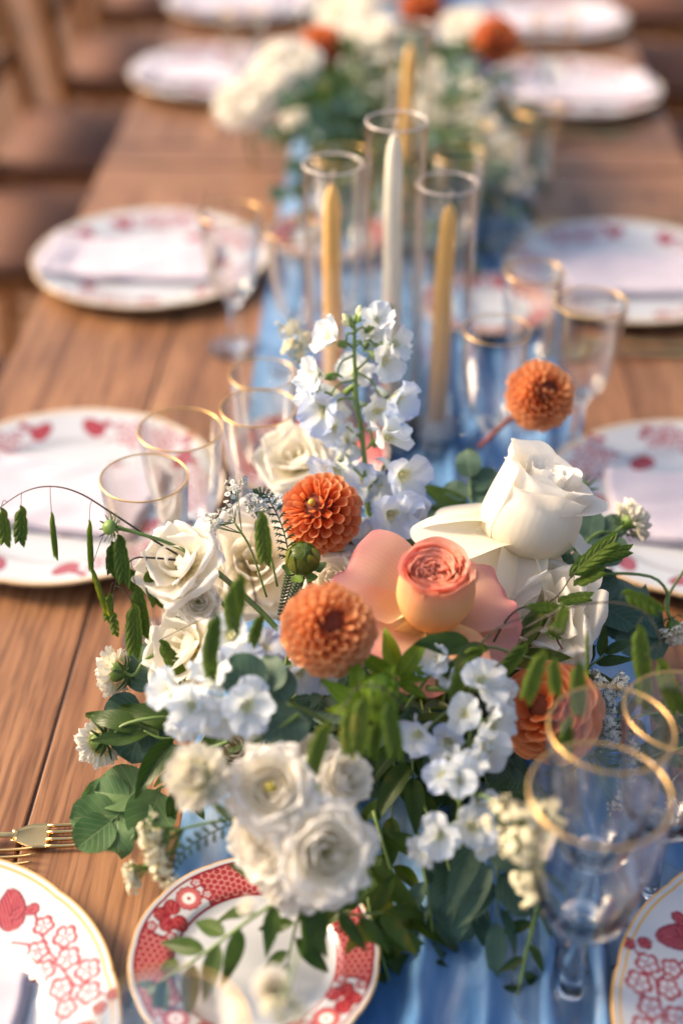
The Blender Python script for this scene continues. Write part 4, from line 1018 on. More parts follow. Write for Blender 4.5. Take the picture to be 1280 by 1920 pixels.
KEEP = [(1036, 1338, 84, 1.03), (806, 1075, 82, 1.02), (740, 1080, 90, 1.02), (880, 1130, 60, 1.02), (812, 865, 55, 1.6), (616, 1180, 85, .95), (965, 950, 100, 1.06), (1060, 1190, 50, 1.06), (512, 1482, 90, .95), (606, 1592, 95, .95), (880, 1290, 55, .985), (925, 1350, 50, .985), (345, 1070, 55, 1.05), (355, 1220, 60, 1.05)]
def leaf_at(t, base, p, d, n, kind, s):
    m_ = Vector(p) + Vector(d).normalized() * .025 * s; px, py, pz = proj(m_)
    for kx, ky, kr, kz in KEEP:
        if pz < kz and (px - kx) ** 2 + (py - ky) ** 2 < kr * kr: return None
    y = Vector(d).normalized(); z = Vector(n); z = (z - y * z.dot(y))
    if z.length < 1e-4: z = y.orthogonal()
    z.normalize(); x = y.cross(z)
    return put('leaf', random.choice(LEAF[kind]), t, mat_xyz(x, y, z, Vector(p) - base, s))
def sprig(name, label, cat, path, kind, n, size=1.0, spread=.9, start=.3, group=None, mat='stem', rad=.0012, terminal=True, up=(0, -.35, 1), alt=False, jitter=.35, kinds=None):
    P = spline(path, 26); base = P[0]
    t = thing(name, label, cat, base, group)
    MB().tube([p - base for p in P], list(np.linspace(rad * 1.4, rad * .6, 26)), 6).build('stem', M[mat], t)
    for k in range(n):
        f = start + (1 - start) * (k + .5) / n; i = min(24, int(f * 25)); p = P[i]; d = (P[i + 1] - P[i]).normalized()
        side = d.cross(Vector(up)).normalized() * (1 if k % 2 else -1)
        ax = (d * math.cos(spread) + side * math.sin(spread) + Vector((random.uniform(-1, 1), random.uniform(-1, 1), random.uniform(-1, 1))) * jitter * .6)
        nn = Vector(up) + Vector((random.uniform(-1, 1), random.uniform(-1, 1), random.uniform(-1, 1))) * jitter
        kd = random.choice(kinds) if kinds else kind
        leaf_at(t, base, p, ax, nn, kd, size * random.uniform(.8, 1.15) * (1 - .25 * f))
    if terminal: leaf_at(t, base, P[-1], P[-1] - P[-2], up, kind, size * .8)
    return t

# ---- sea oats
def spikelet_mesh(n=9, L_=.026, w_=.0085, seed=0):
    g = MB(); r_ = np.random.RandomState(seed)
    for k in range(n):
        f = k / (n - 1); s = 1 if k % 2 else -1
        y0 = f * L_ * .80; l = L_ * .36 * (1 - .35 * abs(f - .4)); ww = w_ * (.35 + .65 * math.sin(math.pi * min(1, .18 + f * .72)))
        V = []; uv = []
        for j in range(5):
            v = j / 4
            for i in range(3):
                u = i - 1
                wl = .0021 * math.sin(math.pi * (.15 + .85 * v)) * (1 if v < 1 else 0)
                cx = s * ww * .5 * v ** .65 * (1.12 if v > .9 else 1)
                V.append((cx + u * wl, y0 + v * l, .0009 * (1 - abs(u)) * math.sin(math.pi * v) + .0004 * s)); uv.append(((u + 1) / 2, v))
        g.add(V, grid_faces(3, 5), uv)
        V2 = [(a, b, -c) for a, b, c in V]; g.add(V2, [tuple(reversed(f_)) for f_ in grid_faces(3, 5)], uv)
    V = [(0, 0, .0006), (w_ * .22, L_ * .4, .0), (0, L_ * .9, .0006), (-w_ * .22, L_ * .4, 0), (0, 0, -.0006), (0, L_ * .9, -.0006)]
    g.add(V, [(0, 1, 2, 3), (4, 3, 5, 1)], [(.5, 0), (1, .4), (.5, 1), (0, .4), (.5, 0), (.5, 1)])
    return mesh('spikelet', np.concatenate(g.V), g.F, M['oat'], np.concatenate(g.UV), smooth=False)
SPK = [spikelet_mesh(9, .026, .0085, 0), spikelet_mesh(11, .030, .0085, 1), spikelet_mesh(7, .020, .0065, 2)]
def oats(label, path, items, mat='stem_dark', rad=.0007, group='sea oat grass stems'):
    """items: (t on stem, world point of spikelet top, direction, facing normal, scale, which)"""
    P = spline(path, 40); base = P[0]
    t = thing('sea_oat_stem', label, 'grass stem', base, group)
    MB().tube([p - base for p in P], list(np.linspace(rad * 1.3, rad * .5, 40)), 6).build('stem', M[mat], t)
    for f, top, d, nrm, s, k in items:
        a = P[min(39, int(f * 39))]; top = Vector(top)
        MB().tube([p - base for p in spline([a, (a * .5 + top * .5) + Vector((0, 0, .004)), top], 8)], .00028, 5).build('pedicel', M[mat], t)
        y = Vector(d).normalized(); z = Vector(nrm); z = (z - y * z.dot(y)).normalized(); x = y.cross(z)
        put('spikelet', SPK[k % 3], t, mat_xyz(x, y, z, top - base, s))
    return t

# ---- clusters of tiny blooms
tiny_me = {}
for key, mt in (('y', 'yarrow'), ('g', 'greywhite')):
    g = MB()
    for i in range(5):
        V, F_, uv = fan_petal([(.0003, .0004), (.0012, .0010), (.0019, .0010)], .0019, 4, 4, tip=.2)
        g.xf(V, F_, rotz(i * 1.257), uv)
    V, F_, uv = lathe([(.0001, .0016), (.0007, .0013), (.0006, .0004), (.0004, -.0012), (.0001, -.0020)], 6); g.add(V, F_, uv)
    tiny_me[key] = mesh('blossom', np.concatenate(g.V), g.F, M[mt], np.concatenate(g.UV))
def tiny_cluster(label, cat, name, path, centre_path, r, n, key, s=1.0, group=None, nstem=7):
    """stem to a head of many tiny blooms: the head follows centre_path with radius r"""
    P = spline(path, 14); base = P[0]; Cn = spline(centre_path, 20)
    t = thing(name, label, cat, base, group)
    sm = MB().tube([p - base for p in P], .0009, 6); g = MB()
    Tv = np.array([v.co[:] for v in tiny_me[key].vertices]); Tf = [tuple(p.vertices) for p in tiny_me[key].polygons]
    for i in range(n):
        c = Cn[random.randrange(20)]
        d = Vector((random.gauss(0, 1), random.gauss(0, 1), random.gauss(.3, 1))).normalized()
        p = c + d * r * random.uniform(.55, 1.0)
        g.xf(Tv, Tf, Matrix.Translation(p - base) @ frame(d, spin=random.uniform(0, 6)).to_matrix().to_4x4() @ Matrix.Scale(s * random.uniform(.7, 1.2), 4))
        if i % 3 == 0: sm.tube([P[-1] - base if i % 2 else P[-4] - base, (c - base) * .6 + (p - base) * .4, p - base], .00035, 4)
    sm.build('stem', M['stem'], t)
    o = g.build('blossoms', M['yarrow' if key == 'y' else 'greywhite'], t); o['kind'] = 'stuff'
    return t
# ================================================================== THE CENTREPIECE
def D(r, u, t): return (_R * r + _U * u - _F * t).normalized()
def fr(axis, xref=None, spin=0.0):
    z = Vector(axis).normalized(); x = Vector(xref or _R); x = (x - z * x.dot(z)).normalized(); y = z.cross(x)
    q = Matrix((x, y, z)).transposed().to_quaternion()
    return q @ Quaternion((0, 0, 1), spin)
BC = Vector((0.02, 0.87, TZ + 0.065))          # where the stems meet in the bowl
def bowl(x, y, r, h, label):
    t = thing('flower_bowl', label, 'bowl', (x, y, TZ + 0.012), 'low bowls under the flowers')
    V, F_, uv = lathe([(0.0003, 0), (r * .5, 0), (r * .55, .004), (r * .9, h * .5), (r, h), (r * .94, h), (r * .84, h * .5), (r * .45, .010), (0.0003, .008)], 40)
    put('bowl_wall', mesh('bowl_wall', V, F_, M['bowl'], uv), t)
    V, F_, uv = lathe([(0.0003, h * .6), (r * .5, h * .95), (r * .8, h * .8), (r * .86, h * .5)], 24)
    put('moss', mesh('moss', V, F_, M['fern'], uv), t)
bowl(0.02, 0.87, 0.075, 0.055, 'unseen dark low bowl, added under the sharp centrepiece as dark backing')  # unseen bowl, added to hold stems and darken behind the leaves
bowl(0.03, 2.30, 0.08, 0.055, 'dark low bowl under the blurred flowers beyond the candles')

SR = [spray_rose(1), spray_rose(2), spray_rose(3, eye=True), spray_rose(4, rings=[(.036, .014, 5, .052), (.031, .023, 4, .048), (.022, .028, 3, .038), (.0135, .0285, 3, .024), (.006, .026, 2, .014)])]
sr_used = [False] * 4
def copy_of(protos, used, k):
    if used[k]: return copy_tree(protos[k])
    used[k] = True; return protos[k]
def srose(px, py, dz, s, axis, label, k=0, spin=0.0, grp='cream white spray roses'):
    o = copy_of(SR, sr_used, k)
    return place(o, W(px, py, dz), fr(axis, spin=spin), s, label, grp)

# peach rose
g = garden_rose(); place(g, W(806, 1160, 1.045), fr(D(.02, .70, .71)), 1.11, 'large peach rose with pink outer petals spread open around a tight cup')
# white goblet rose
g = goblet_rose()
for an, L_, w_, rise, droop, sd in ((2.75, .076, .070, .012, .004, 1), (-2.80, .082, .074, .006, .014, 2), (-1.95, .046, .074, .004, .052, 3), (-1.05, .050, .078, .0, .066, 4), (-.45, .058, .060, .004, .046, 5), (.05, .060, .066, .024, -.022, 6), (1.6, .05, .06, .008, .01, 7)):
    guard(g, an, L_, w_, rise, droop, sd)
MB().tube(spline([(0, 0, 0), (0, .002, -.04), (-.01, .0, -.10)], 8), [.003] * 8, 8).build('stem', M['stem'], g)
place(g, W(963, 1028, 1.115), fr(D(.32, .88, .34)), .98, 'big white rose with a tall cup and drooping outer petals')
# white rose half hidden under it
srose(1022, 1160, 1.10, 1.1, D(-.25, .25, .9), 'white rose tucked below the big white rose with drooping petals', 3, 1.0)
# left column of roses
srose(345, 1068, 1.06, .82, D(-.35, .45, .8), 'cream rose on the left crossed by the thin grass stem', 3, 0.3)
srose(372, 1128, 1.045, .42, D(.1, .0, 1), 'small cream rose bud below the upper left rose', 1, 2.0)
srose(360, 1222, 1.05, .82, D(-.55, .35, .7), 'cream rose on the left above the pale florets', 3, 2.0)
srose(475, 1065, 1.16, 1.15, D(.0, .35, .9), 'soft cream rose deep behind the amber ball dahlia', 3, 2.2)
srose(560, 870, 1.24, .85, D(-.2, .5, .8), 'blurred white rose behind the red orange dahlia', 3, 1.2)
srose(628, 1090, 1.12, .6, D(-.2, .4, .9), 'small white bloom between the ball dahlia and the peach rose', 0, 1.7)
srose(442, 1405, 1.06, .62, D(-.1, .3, .9), 'pale rose deep under the left florets', 0, 2.6)
# front cluster
srose(512, 1482, .905, .74, D(-.10, .35, .93), 'ruffled white rose with a dark eye in the front cluster', 2, 0.2, 'front cluster of ruffled white roses')
srose(606, 1592, .90, .82, D(.18, .05, .97), 'ruffled white rose lowest right in the front cluster', 0, 0.9, 'front cluster of ruffled white roses')
srose(512, 1578, .915, .70, D(-.5, -.15, .85), 'ruffled white rose lower left in the front cluster', 1, 2.0, 'front cluster of ruffled white roses')
srose(640, 1462, .94, .50, D(.5, .35, .8), 'small white rose on the right of the front cluster', 0, 3.0, 'front cluster of ruffled white roses')
srose(600, 1420, .96, .42, D(.2, .7, .6), 'small white rose at the top of the front cluster', 1, 1.1, 'front cluster of ruffled white roses')
srose(552, 1662, .92, .52, D(-.1, -.6, .7), 'small ruffled rose at the very bottom of the front cluster', 0, 1.5, 'front cluster of ruffled white roses')
srose(622, 1668, .93, .36, D(.4, -.5, .7), 'white bud at the bottom right of the front cluster', 1, 1.5, 'front cluster of ruffled white roses')
# near blurred white bloom at the foot of the photograph
srose(512, 1850, .80, .30, D(0, .2, 1), 'very near white bloom blurred over the side plate', 1, 0.0)
srose(465, 1700, .84, .14, D(-.3, .5, .8), 'tiny very near bud blurred over the side plate', 0, 0.0)

# dahlias
def setd(o, px, py, dz, s, axis, label, spin=0.0):
    return place(o, W(px, py, dz), fr(axis, spin=spin), s, label, 'orange dahlias')
DA = dahlia(.0320, 128, 'dahlia', 2.3, wscale=1.05, seed=1)
setd(DA, 602, 962, 1.12, 1.0, D(-.35, .42, .85), 'red orange dahlia with rolled petals and a yellow centre left of the peach rose')
DB = dahlia(.0325, 175, 'dahlia_soft', 1.7, wscale=.86, seed=2, disk=False)
setd(DB, 616, 1180, .965, 1.0, D(.22, .35, .9), 'amber ball dahlia in front of the peach rose')
setd(copy_tree(DB), 1012, 742, 1.26, .97, D(.35, .35, .85), 'tall amber dahlia standing alone above the white rose', 2.0)
DC = dahlia(.0375, 90, 'dahlia', .9, wscale=1.5, seed=4, maxth=2.3, lens=1.1, disk=False)
setd(DC, 1032, 1336, 1.03, 1.0, D(-.45, .38, .8), 'broad petalled orange dahlia behind the front wine glasses')
def stemline(label, path, mat='stem', r=.0022, name='green_tendril', grp='bare flower tendrils'):
    P = spline(path, 20); t = thing(name, label, 'tendril', P[0], grp)
    MB().tube([p - P[0] for p in P], r, 8).build('stem', M[mat], t)
MB().tube(spline([(0, 0, -.02), (-.006, 0, -.07), (-.002, 0, -.15)], 8), .0022, 8).build('second_stem', M['stem_red'], DB)

# green dahlia buds
def budball(px, py, dz, r, label, mat='bright', axis=None, s=1):
    t = thing('dahlia_bud', label, 'flower bud', W(px, py, dz), 'green flower buds', fr(axis or D(-.1, .6, .75)))
    V, F_, uv = lathe([(.0003, -r * .85)] + [(r * math.sin(a), -r * .9 * math.cos(a)) for a in np.linspace(.3, 2.85, 12)] + [(.0003, r * .8)], 20)
    put('bud_core', mesh('bud_core', V, F_, M[mat], uv), t)
    for k in range(8):
        g = cup_petal([(r * .3, -r * .9), (r * .95, -r * .5), (r * 1.06, r * .1), (r * .65, r * .85)], .46, 7, 9, round_=.3, seed=k, base_w=.8, skew=r * .03)
        put('scale', pm('scale', g, M['bright' if mat == 'bright' else mat]), t, rotz(k * .785))
    for k in range(6):
        g = fan_petal([(r * .2, -r * .9), (r * .9, -r * 1.1), (r * 1.4, -r * .7)], r * .8, 5, 6, seed=k, tip=.4)
        put('sepal', pm('sepal', g, M['sepal_green']), t, rotz(k * 1.047))
    MB().tube(spline([(0, 0, -r * .8), (.002, 0, -r * 3), (.006, .003, -r * 6)], 8), r * .16, 8).build('stem', M['stem_red'], t)
budball(567, 1046, 1.05, .0125, 'round green bud in front of the red orange dahlia', 'ruscus_y')
budball(712, 1292, .95, .0125, 'bright green bud below the amber ball dahlia')
budball(1040, 1180, 1.03, .0052, 'tiny olive bud on a thin stem beside the white rose', 'oat')
budball(720, 585, 1.30, .0095, 'olive bud cluster above the delphinium', 'oat', D(0, 1, .2))

# delphiniums
def FL(tt, px, py, dz, r, u, t_, s, k): return (tt, W(px, py, dz), D(r, u, t_), s, k)
Dm = 1.17
spike('tall white and pale blue delphinium standing in front of the candles',
      [W(700, 1060, 1.20), W(690, 960, 1.19), W(682, 850, 1.18), W(668, 740, 1.175), W(664, 650, 1.17), W(664, 602, 1.17)], (.0030, .0012),
      [FL(.93, 700, 607, 1.165, .35, .45, .5, 0.96, 'w'), FL(.90, 628, 640, 1.165, -.7, .3, .5, 1.06, 'w'), FL(.84, 730, 645, 1.165, .7, .15, .5, 1.06, 'w'),
       FL(.78, 604, 705, 1.165, -.75, .1, .5, 1.12, 'w'), FL(.72, 712, 675, 1.175, .5, -.3, .6, 1.06, 'w'), FL(.70, 733, 745, 1.165, .7, -.3, .6, 1.22, 'b'), FL(.62, 612, 765, 1.165, -.6, -.45, .6, 1.22, 'b'),
       FL(.60, 665, 700, 1.19, .0, .2, -.5, 1.06, 'w'), FL(.55, 640, 740, 1.19, -.3, -.1, -.2, 1.06, 'w'), FL(.50, 720, 822, 1.155, .5, .35, .55, 1.22, 'w'), FL(.40, 655, 830, 1.19, -.2, 0, .5, 0.96, 'w'), FL(.34, 632, 870, 1.17, -.4, -.6, .55, 1.28, 'b'),
       FL(.30, 745, 885, 1.165, .65, -.35, .6, 1.38, 'b'), FL(.18, 725, 960, 1.15, .4, -.1, .8, 1.38, 'b'), FL(.25, 700, 900, 1.19, .3, -.5, .5, 1.17, 'b'), FL(.12, 665, 985, 1.17, .0, -.4, .8, 1.17, 'b'), FL(.66, 598, 735, 1.17, -.6, .3, .6, 0.99, 'w'), FL(.82, 690, 640, 1.18, .2, .4, .6, 0.89, 'w'), FL(.46, 628, 800, 1.18, -.5, -.2, .7, 0.94, 'b'), FL(.56, 700, 770, 1.185, .5, -.2, .5, 0.99, 'w'), FL(.28, 680, 900, 1.19, -.2, -.2, .8, 0.99, 'b'), FL(.15, 760, 960, 1.155, .7, -.2, .6, 0.94, 'b')], buds=8)
spike('pale blue delphinium low on the left beneath the cream roses', [W(560, 1330, 1.02), W(520, 1290, 1.0), W(460, 1240, 1.0), W(425, 1195, 1.0)], (.002, .001),
      [FL(.95, 435, 1195, .99, -.2, .4, .8, .95, 'w'), FL(.8, 455, 1240, .985, -.3, -.1, 1, 1.1, 'b'), FL(.6, 490, 1225, 1.0, .3, .5, .8, 1.0, 'b'), FL(.5, 475, 1275, 1.0, .2, -.5, .9, .9, 'b'), FL(.3, 540, 1215, 1.02, .1, .5, .8, 1.1, 'b'), FL(.2, 560, 1255, 1.0, .4, -.2, .9, 1.0, 'b'), FL(.15, 600, 1275, 1.01, .3, 0, .9, .8, 'b')])
spike('white delphinium lying toward the left above the eucalyptus', [W(560, 1370, .99), W(500, 1330, .97), W(420, 1320, .965), W(350, 1300, .965), W(318, 1290, .97)], (.002, .001),
      [FL(.98, 325, 1300, .955, -.6, .3, .8, .95, 'w'), FL(.85, 365, 1322, .945, -.1, -.1, 1, 1.15, 'w'), FL(.7, 395, 1275, .96, .0, .6, .7, 1.0, 'w'), FL(.6, 415, 1330, .95, .1, -.3, 1, 1.05, 'w'), FL(.45, 460, 1322, .945, .2, .1, 1, 1.15, 'w'), FL(.3, 485, 1350, .96, .3, -.4, .9, .85, 'w'), FL(.75, 350, 1345, .96, -.3, -.6, .8, .85, 'w')])
spike('white delphinium on the right falling from under the peach rose', [W(800, 1290, 1.0), W(850, 1300, .985), W(880, 1370, .975), W(870, 1440, .965), W(860, 1520, .955), W(850, 1580, .95)], (.0024, .001),
      [FL(.1, 820, 1240, .99, -.2, .5, .8, 0.69, 'w'), FL(.2, 895, 1282, .97, .4, .4, .85, 0.99, 'w'), FL(.28, 788, 1370, .97, -.6, -.1, .8, 0.95, 'b'), FL(.3, 840, 1385, .98, -.2, -.4, .9, 0.82, 'b'), FL(.4, 915, 1355, .965, .6, .1, .8, 1.03, 'w'), FL(.5, 905, 1392, .96, .2, -.3, .95, 0.95, 'w'), FL(.45, 850, 1420, .965, -.5, -.2, .85, 0.77, 'w'),
       FL(.68, 862, 1470, .945, -.1, .3, .95, 0.99, 'w'), FL(.72, 895, 1500, .95, .4, -.2, .9, 0.77, 'w'), FL(.88, 825, 1565, .935, -.3, -.1, .95, 0.95, 'w'), FL(.93, 880, 1550, .945, .3, .1, .95, 0.86, 'w'), FL(.35, 870, 1340, .97, -.1, .3, .9, .8, 'w'), FL(.75, 835, 1455, .95, -.5, .1, .9, .7, 'b'), FL(.8, 880, 1440, .95, .1, .6, .8, .7, 'w'), FL(.22, 925, 1300, .975, .5, .1, .8, .8, 'w'), FL(.9, 800, 1590, .94, -.4, -.4, .8, .7, 'w'), FL(.98, 905, 1575, .95, .4, -.4, .85, 0.60, 'w')], buds=3)
spike('small white delphinium florets right of the bright green leaves', [W(760, 1330, .99), W(800, 1270, 1.0), W(825, 1240, 1.0)], (.0018, .001),
      [FL(.9, 835, 1268, .99, .2, .4, .9, 0.73, 'w'), FL(.6, 800, 1258, .995, -.4, .3, .9, 0.60, 'w')], buds=2)
spike('blue delphinium half hidden behind the peach rose', [W(680, 1100, 1.14), W(650, 1050, 1.15), W(640, 1000, 1.16)], (.002, .001),
      [FL(.8, 690, 1010, 1.15, .2, .5, .8, 0.86, 'b'), FL(.5, 640, 1030, 1.14, -.3, .1, .9, 0.77, 'b'), FL(.3, 655, 1055, 1.13, -.1, -.5, .9, 0.77, 'b')])

# scabiosas
SC = [scabiosa(seed=1), scabiosa(seed=2)]; sc_used = [False, False]
def scab(px, py, dz, s, axis, label, k, stem):
    o = copy_of(SC, sc_used, k); place(o, W(px, py, dz), fr(axis), s, label, 'cream scabiosas')
    a = Vector(axis).normalized(); P0 = W(px, py, dz); P = [P0 - a * .001, P0 - a * .010 * s] + stem
    inv = fr(axis).inverted()
    loc = [inv @ ((p - P0) / s) for p in spline(P, 18)]
    MB().tube(loc, .0013 / s, 8).build('stem', M['stem'], o)
scab(232, 1262, 1.055, 1.0, D(-.80, .05, -.35), 'upper cream scabiosa on the left seen from behind', 0, [W(275, 1236, 1.05), W(330, 1215, 1.06), W(420, 1230, 1.08)])
scab(196, 1388, 1.04, .98, D(-.55, -.30, -.55), 'lower cream scabiosa on the left seen from behind', 1, [W(235, 1358, 1.03), W(300, 1345, 1.03), W(360, 1352, 1.05)])
scab(378, 1462, .90, 1.15, D(-.2, .35, .9), 'fluffy cream scabiosa facing forward beside the front roses', 0, [W(410, 1520, .93), W(470, 1560, .97)])
scab(1170, 985, 1.17, 1.0, D(.65, .45, -.1), 'scabiosa on the right with its green back showing', 1, [W(1120, 1000, 1.16), W(1090, 1030, 1.15), W(1060, 1110, 1.13)])
scab(1258, 1165, 1.14, .95, D(.25, -.75, .1), 'nodding scabiosa at the right edge on an arched stem', 0, [W(1250, 1110, 1.14), W(1215, 1080, 1.14), W(1120, 1078, 1.14), W(1060, 1110, 1.13)])
def seedstar(px, py, dz, s, axis, label, stem):
    """bare green scabiosa head with its bracts"""
    P0 = W(px, py, dz); t = thing('scabiosa_bud', label, 'flower bud', P0, 'green scabiosa heads', fr(axis)); t.scale = (s,) * 3
    V, F_, uv = lathe([(0.0003, -.002), (.004, -.001), (.0078, .003), (.0082, .006), (.006, .0095), (.0003, .011)], 18); put('receptacle', mesh('receptacle', V, F_, M['sepal_green'], uv), t)
    for i in range(12):
        g = fan_petal([(.004, .001), (.010, .002), (.0175, .004 + .002 * (i % 2))], .0030, 5, 7, seed=i, tip=.5)
        put('bract', pm('bract', g, M['fern']), t, rotz(i * 6.283 / 12))
    inv = fr(axis).inverted()
    a = Vector(axis).normalized()
    MB().tube([inv @ ((p - P0) / s) for p in spline([P0, P0 - a * .012] + stem, 14)], .0012 / s, 7).build('stem', M['stem'], t)
seedstar(1086, 920, 1.22, 1.0, D(-.1, .3, .95), 'green scabiosa head against the second right plate', [W(1108, 950, 1.22), W(1105, 1000, 1.2), W(1070, 1080, 1.15)])
seedstar(212, 990, 1.04, .72, D(-.4, .1, .5), 'spiky green seed head hanging on the left grass', [W(260, 1000, 1.05), W(330, 1025, 1.07)])

# sea oats
DN = (0, 0, -1)
def O(px, py, dz, r, u, s, k, face=(0, 0, 1), f=None):
    return [f, W(px, py, dz), D(r, u, 0), D(*face), s, k]
def oatstem(label, path, items, **kw):
    P = spline(path, 40); out = []
    for it in items:
        if it[0] is None:
            q = it[1] + Vector((0, 0, .012))
            it[0] = min(range(40), key=lambda i: (P[i] - q).length) / 39
        out.append(tuple(it))
    return oats(label, path, out, **kw)
oatstem('long arched dark grass stem reaching left over the second plate', [W(360, 1055, 1.06), W(300, 1020, 1.05), W(215, 965, 1.045), (W(150, 925, 1.04)), W(95, 912, 1.04), W(40, 925, 1.04), W(-30, 975, 1.04)],
        [O(3, 952, 1.04, .12, -1, 1.1, 0), O(40, 948, 1.04, -.02, -1, 1.12, 0), O(97, 960, 1.04, .1, -1, 1.15, 1, (1, 0, .12)), O(168, 975, 1.04, .04, -1, 1.3, 1, (1, 0, .1)), O(172, 1065, 1.04, .35, -1, 1.2, 1, (1, 0, .15)),
         O(222, 1002, 1.04, .12, -1, 1.25, 1), O(210, 1015, 1.045, .0, -1, 1.0, 0, (.5, 0, 1))])
oatstem('drooping green grass below the arched stem on the left', [W(330, 1050, 1.05), W(285, 1046, 1.05), W(250, 1048, 1.05), W(222, 1080, 1.05), W(214, 1110, 1.05)],
        [O(205, 1112, 1.05, -.05, -1, .85, 0), O(212, 1148, 1.05, .12, -1, .9, 2), O(247, 1068, 1.05, .0, -1, .8, 2), O(255, 1098, 1.045, .15, -1, 1.3, 1), O(250, 1130, 1.04, .02, -1, 1.35, 1), O(276, 1063, 1.05, .28, -1, 1.2, 0, (.4, 0, 1)), O(335, 1148, 1.05, .05, -1, .8, 2)])
oatstem('grass stem hanging in front of the left cream rose', [W(480, 1130, .98), W(470, 1080, .96), W(450, 1050, .95), W(420, 1090, .94), W(400, 1150, .94), W(392, 1200, .94)],
        [O(450, 1075, .94, -.1, -1, 1.2, 0), O(430, 1100, .93, .1, -1, 1.2, 0), O(405, 1150, .93, -.15, -1, 1.2, 1), O(392, 1195, .94, .05, -1, 1.1, 0), O(490, 1150, .97, -.3, -1, .9, 0), O(488, 960, 1.02, .1, -1, 1.3, 1), O(300, 1200, 1.03, .5, -.85, 1.2, 1, (.3, .3, 1))])
oatstem('bright grass stem rising to the right across the white rose', [W(900, 1250, 1.03), W(960, 1150, 1.03), W(1035, 1125, 1.035), W(1075, 1075, 1.04), W(1110, 1045, 1.045)],
        [O(1068, 1082, 1.04, .75, .62, 1.5, 1, (0, .2, 1)), O(1105, 1055, 1.045, .9, .3, 1.1, 1, (0, .2, 1)), O(1075, 1098, 1.04, .85, .45, 1.0, 0, (.1, .6, 1)), O(1045, 1128, 1.035, .95, .15, 1.0, 0, (0, .3, 1))])
oatstem('blurred yellow green grass arching over the right glasses', [W(980, 1180, 1.0), W(1060, 1140, .98), W(1150, 1130, .97), W(1210, 1150, .96), W(1240, 1200, .95)],
        [O(1165, 1110, .97, .8, -.4, 1.2, 0), O(1195, 1172, .95, .1, -1, 1.3, 1), O(1205, 1240, .95, .0, -1, 1.2, 0), O(1232, 1235, .95, .4, -1, 1.35, 1), O(1100, 1180, .97, .0, -1, 1.1, 1, (1, 0, .2))])
oatstem('blurred grass hanging over the broad petalled orange dahlia', [W(930, 1250, .97), W(990, 1190, .95), W(1040, 1180, .93), W(1080, 1220, .92), W(1070, 1290, .92)],
        [O(1018, 1218, .92, -.35, -1, 1.2, 1), O(1035, 1232, .92, .1, -1, 1.0, 0), O(1082, 1240, .92, .0, -1, 1.2, 1), O(1062, 1340, .92, -.05, -1, 1.1, 0), O(1045, 1195, .95, .2, .8, .9, 0)])
oatstem('blurred grass hanging in front of the centre of the flowers', [W(760, 1330, .94), W(720, 1290, .92), W(670, 1290, .91), W(640, 1330, .91), W(600, 1370, .90)],
        [O(680, 1300, .90, -.1, -1, 1.3, 1), O(725, 1310, .90, .15, -1, 1.3, 1), O(650, 1330, .90, .05, -1, 1.2, 0), O(612, 1350, .90, -.3, -1, 1.2, 1), O(590, 1375, .90, .0, -1, 1.0, 0), O(705, 1350, .91, -.1, -1, 1.0, 0)])
oatstem('grass spikelets lying over the dark leaves under the peach rose', [W(880, 1230, 1.0), W(930, 1180, .99), W(1000, 1150, .99)],
        [O(905, 1210, .985, -.7, -.6, 1.3, 1), O(985, 1205, .99, -.6, -.75, 1.2, 0), O(860, 1250, .97, -.1, -1, 1.1, 0), O(985, 1140, .99, .9, .0, .9, 0)])

# clusters of tiny blooms
tiny_cluster('cream yarrow spikes at the lower left beside the runner edge', 'yarrow', 'yarrow_stem', [W(470, 1530, .97), W(380, 1545, .96), W(320, 1560, .95)], [W(278, 1545, .95), W(290, 1600, .95), W(312, 1650, .95)], .0085, 150, 'y', 1.15)
tiny_cluster('small cream yarrow head beside the front fork', 'yarrow', 'yarrow_stem', [W(340, 1580, .96), W(300, 1620, .96), W(270, 1622, .96)], [W(240, 1622, .96), W(252, 1665, .96)], .0048, 55, 'y', 1.1)
tiny_cluster('blurred cream blossom cluster left of the front wine glass', 'yarrow', 'yarrow_stem', [W(880, 1480, .95), W(920, 1500, .91), W(960, 1540, .88)], [W(935, 1540, .88), W(990, 1540, .88), W(980, 1590, .87), W(1040, 1530, .87)], .015, 150, 'y', 1.6)
tiny_cluster('cream blossoms hanging below the blurred cluster', 'yarrow', 'yarrow_stem', [W(950, 1560, .90), W(970, 1610, .89), W(990, 1650, .89)], [W(985, 1640, .89), W(1005, 1690, .89)], .011, 50, 'y', 1.6)
tiny_cluster('grey white astilbe sprig right of the orange dahlia', 'astilbe', 'astilbe_stem', [W(1010, 1450, 1.08), W(1080, 1420, 1.06), W(1110, 1370, 1.06)], [W(1108, 1270, 1.06), W(1135, 1300, 1.06), W(1140, 1350, 1.06), W(1150, 1380, 1.06)], .0075, 170, 'g', 1.0)
tiny_cluster('grey white astilbe sprig trailing down behind the glasses', 'astilbe', 'astilbe_stem', [W(1060, 1450, 1.07), W(1110, 1410, 1.06)], [W(1150, 1380, 1.06), W(1190, 1420, 1.06), W(1170, 1500, 1.05), W(1140, 1540, 1.05)], .0068, 150, 'g', 1.0)
tiny_cluster('short grey white astilbe tip above the glass rim', 'astilbe', 'astilbe_stem', [W(1110, 1380, 1.07), W(1140, 1320, 1.07)], [W(1165, 1280, 1.07), W(1160, 1290, 1.07)], .0085, 60, 'g', 1.1)
tiny_cluster('green white bud sprays above the left cream rose', 'filler flower', 'bud_spray', [W(500, 1120, 1.08), W(470, 1030, 1.08), W(440, 980, 1.08)], [W(410, 920, 1.08), W(450, 905, 1.08), W(400, 990, 1.08), W(430, 960, 1.08)], .010, 42, 'g', 1.25)
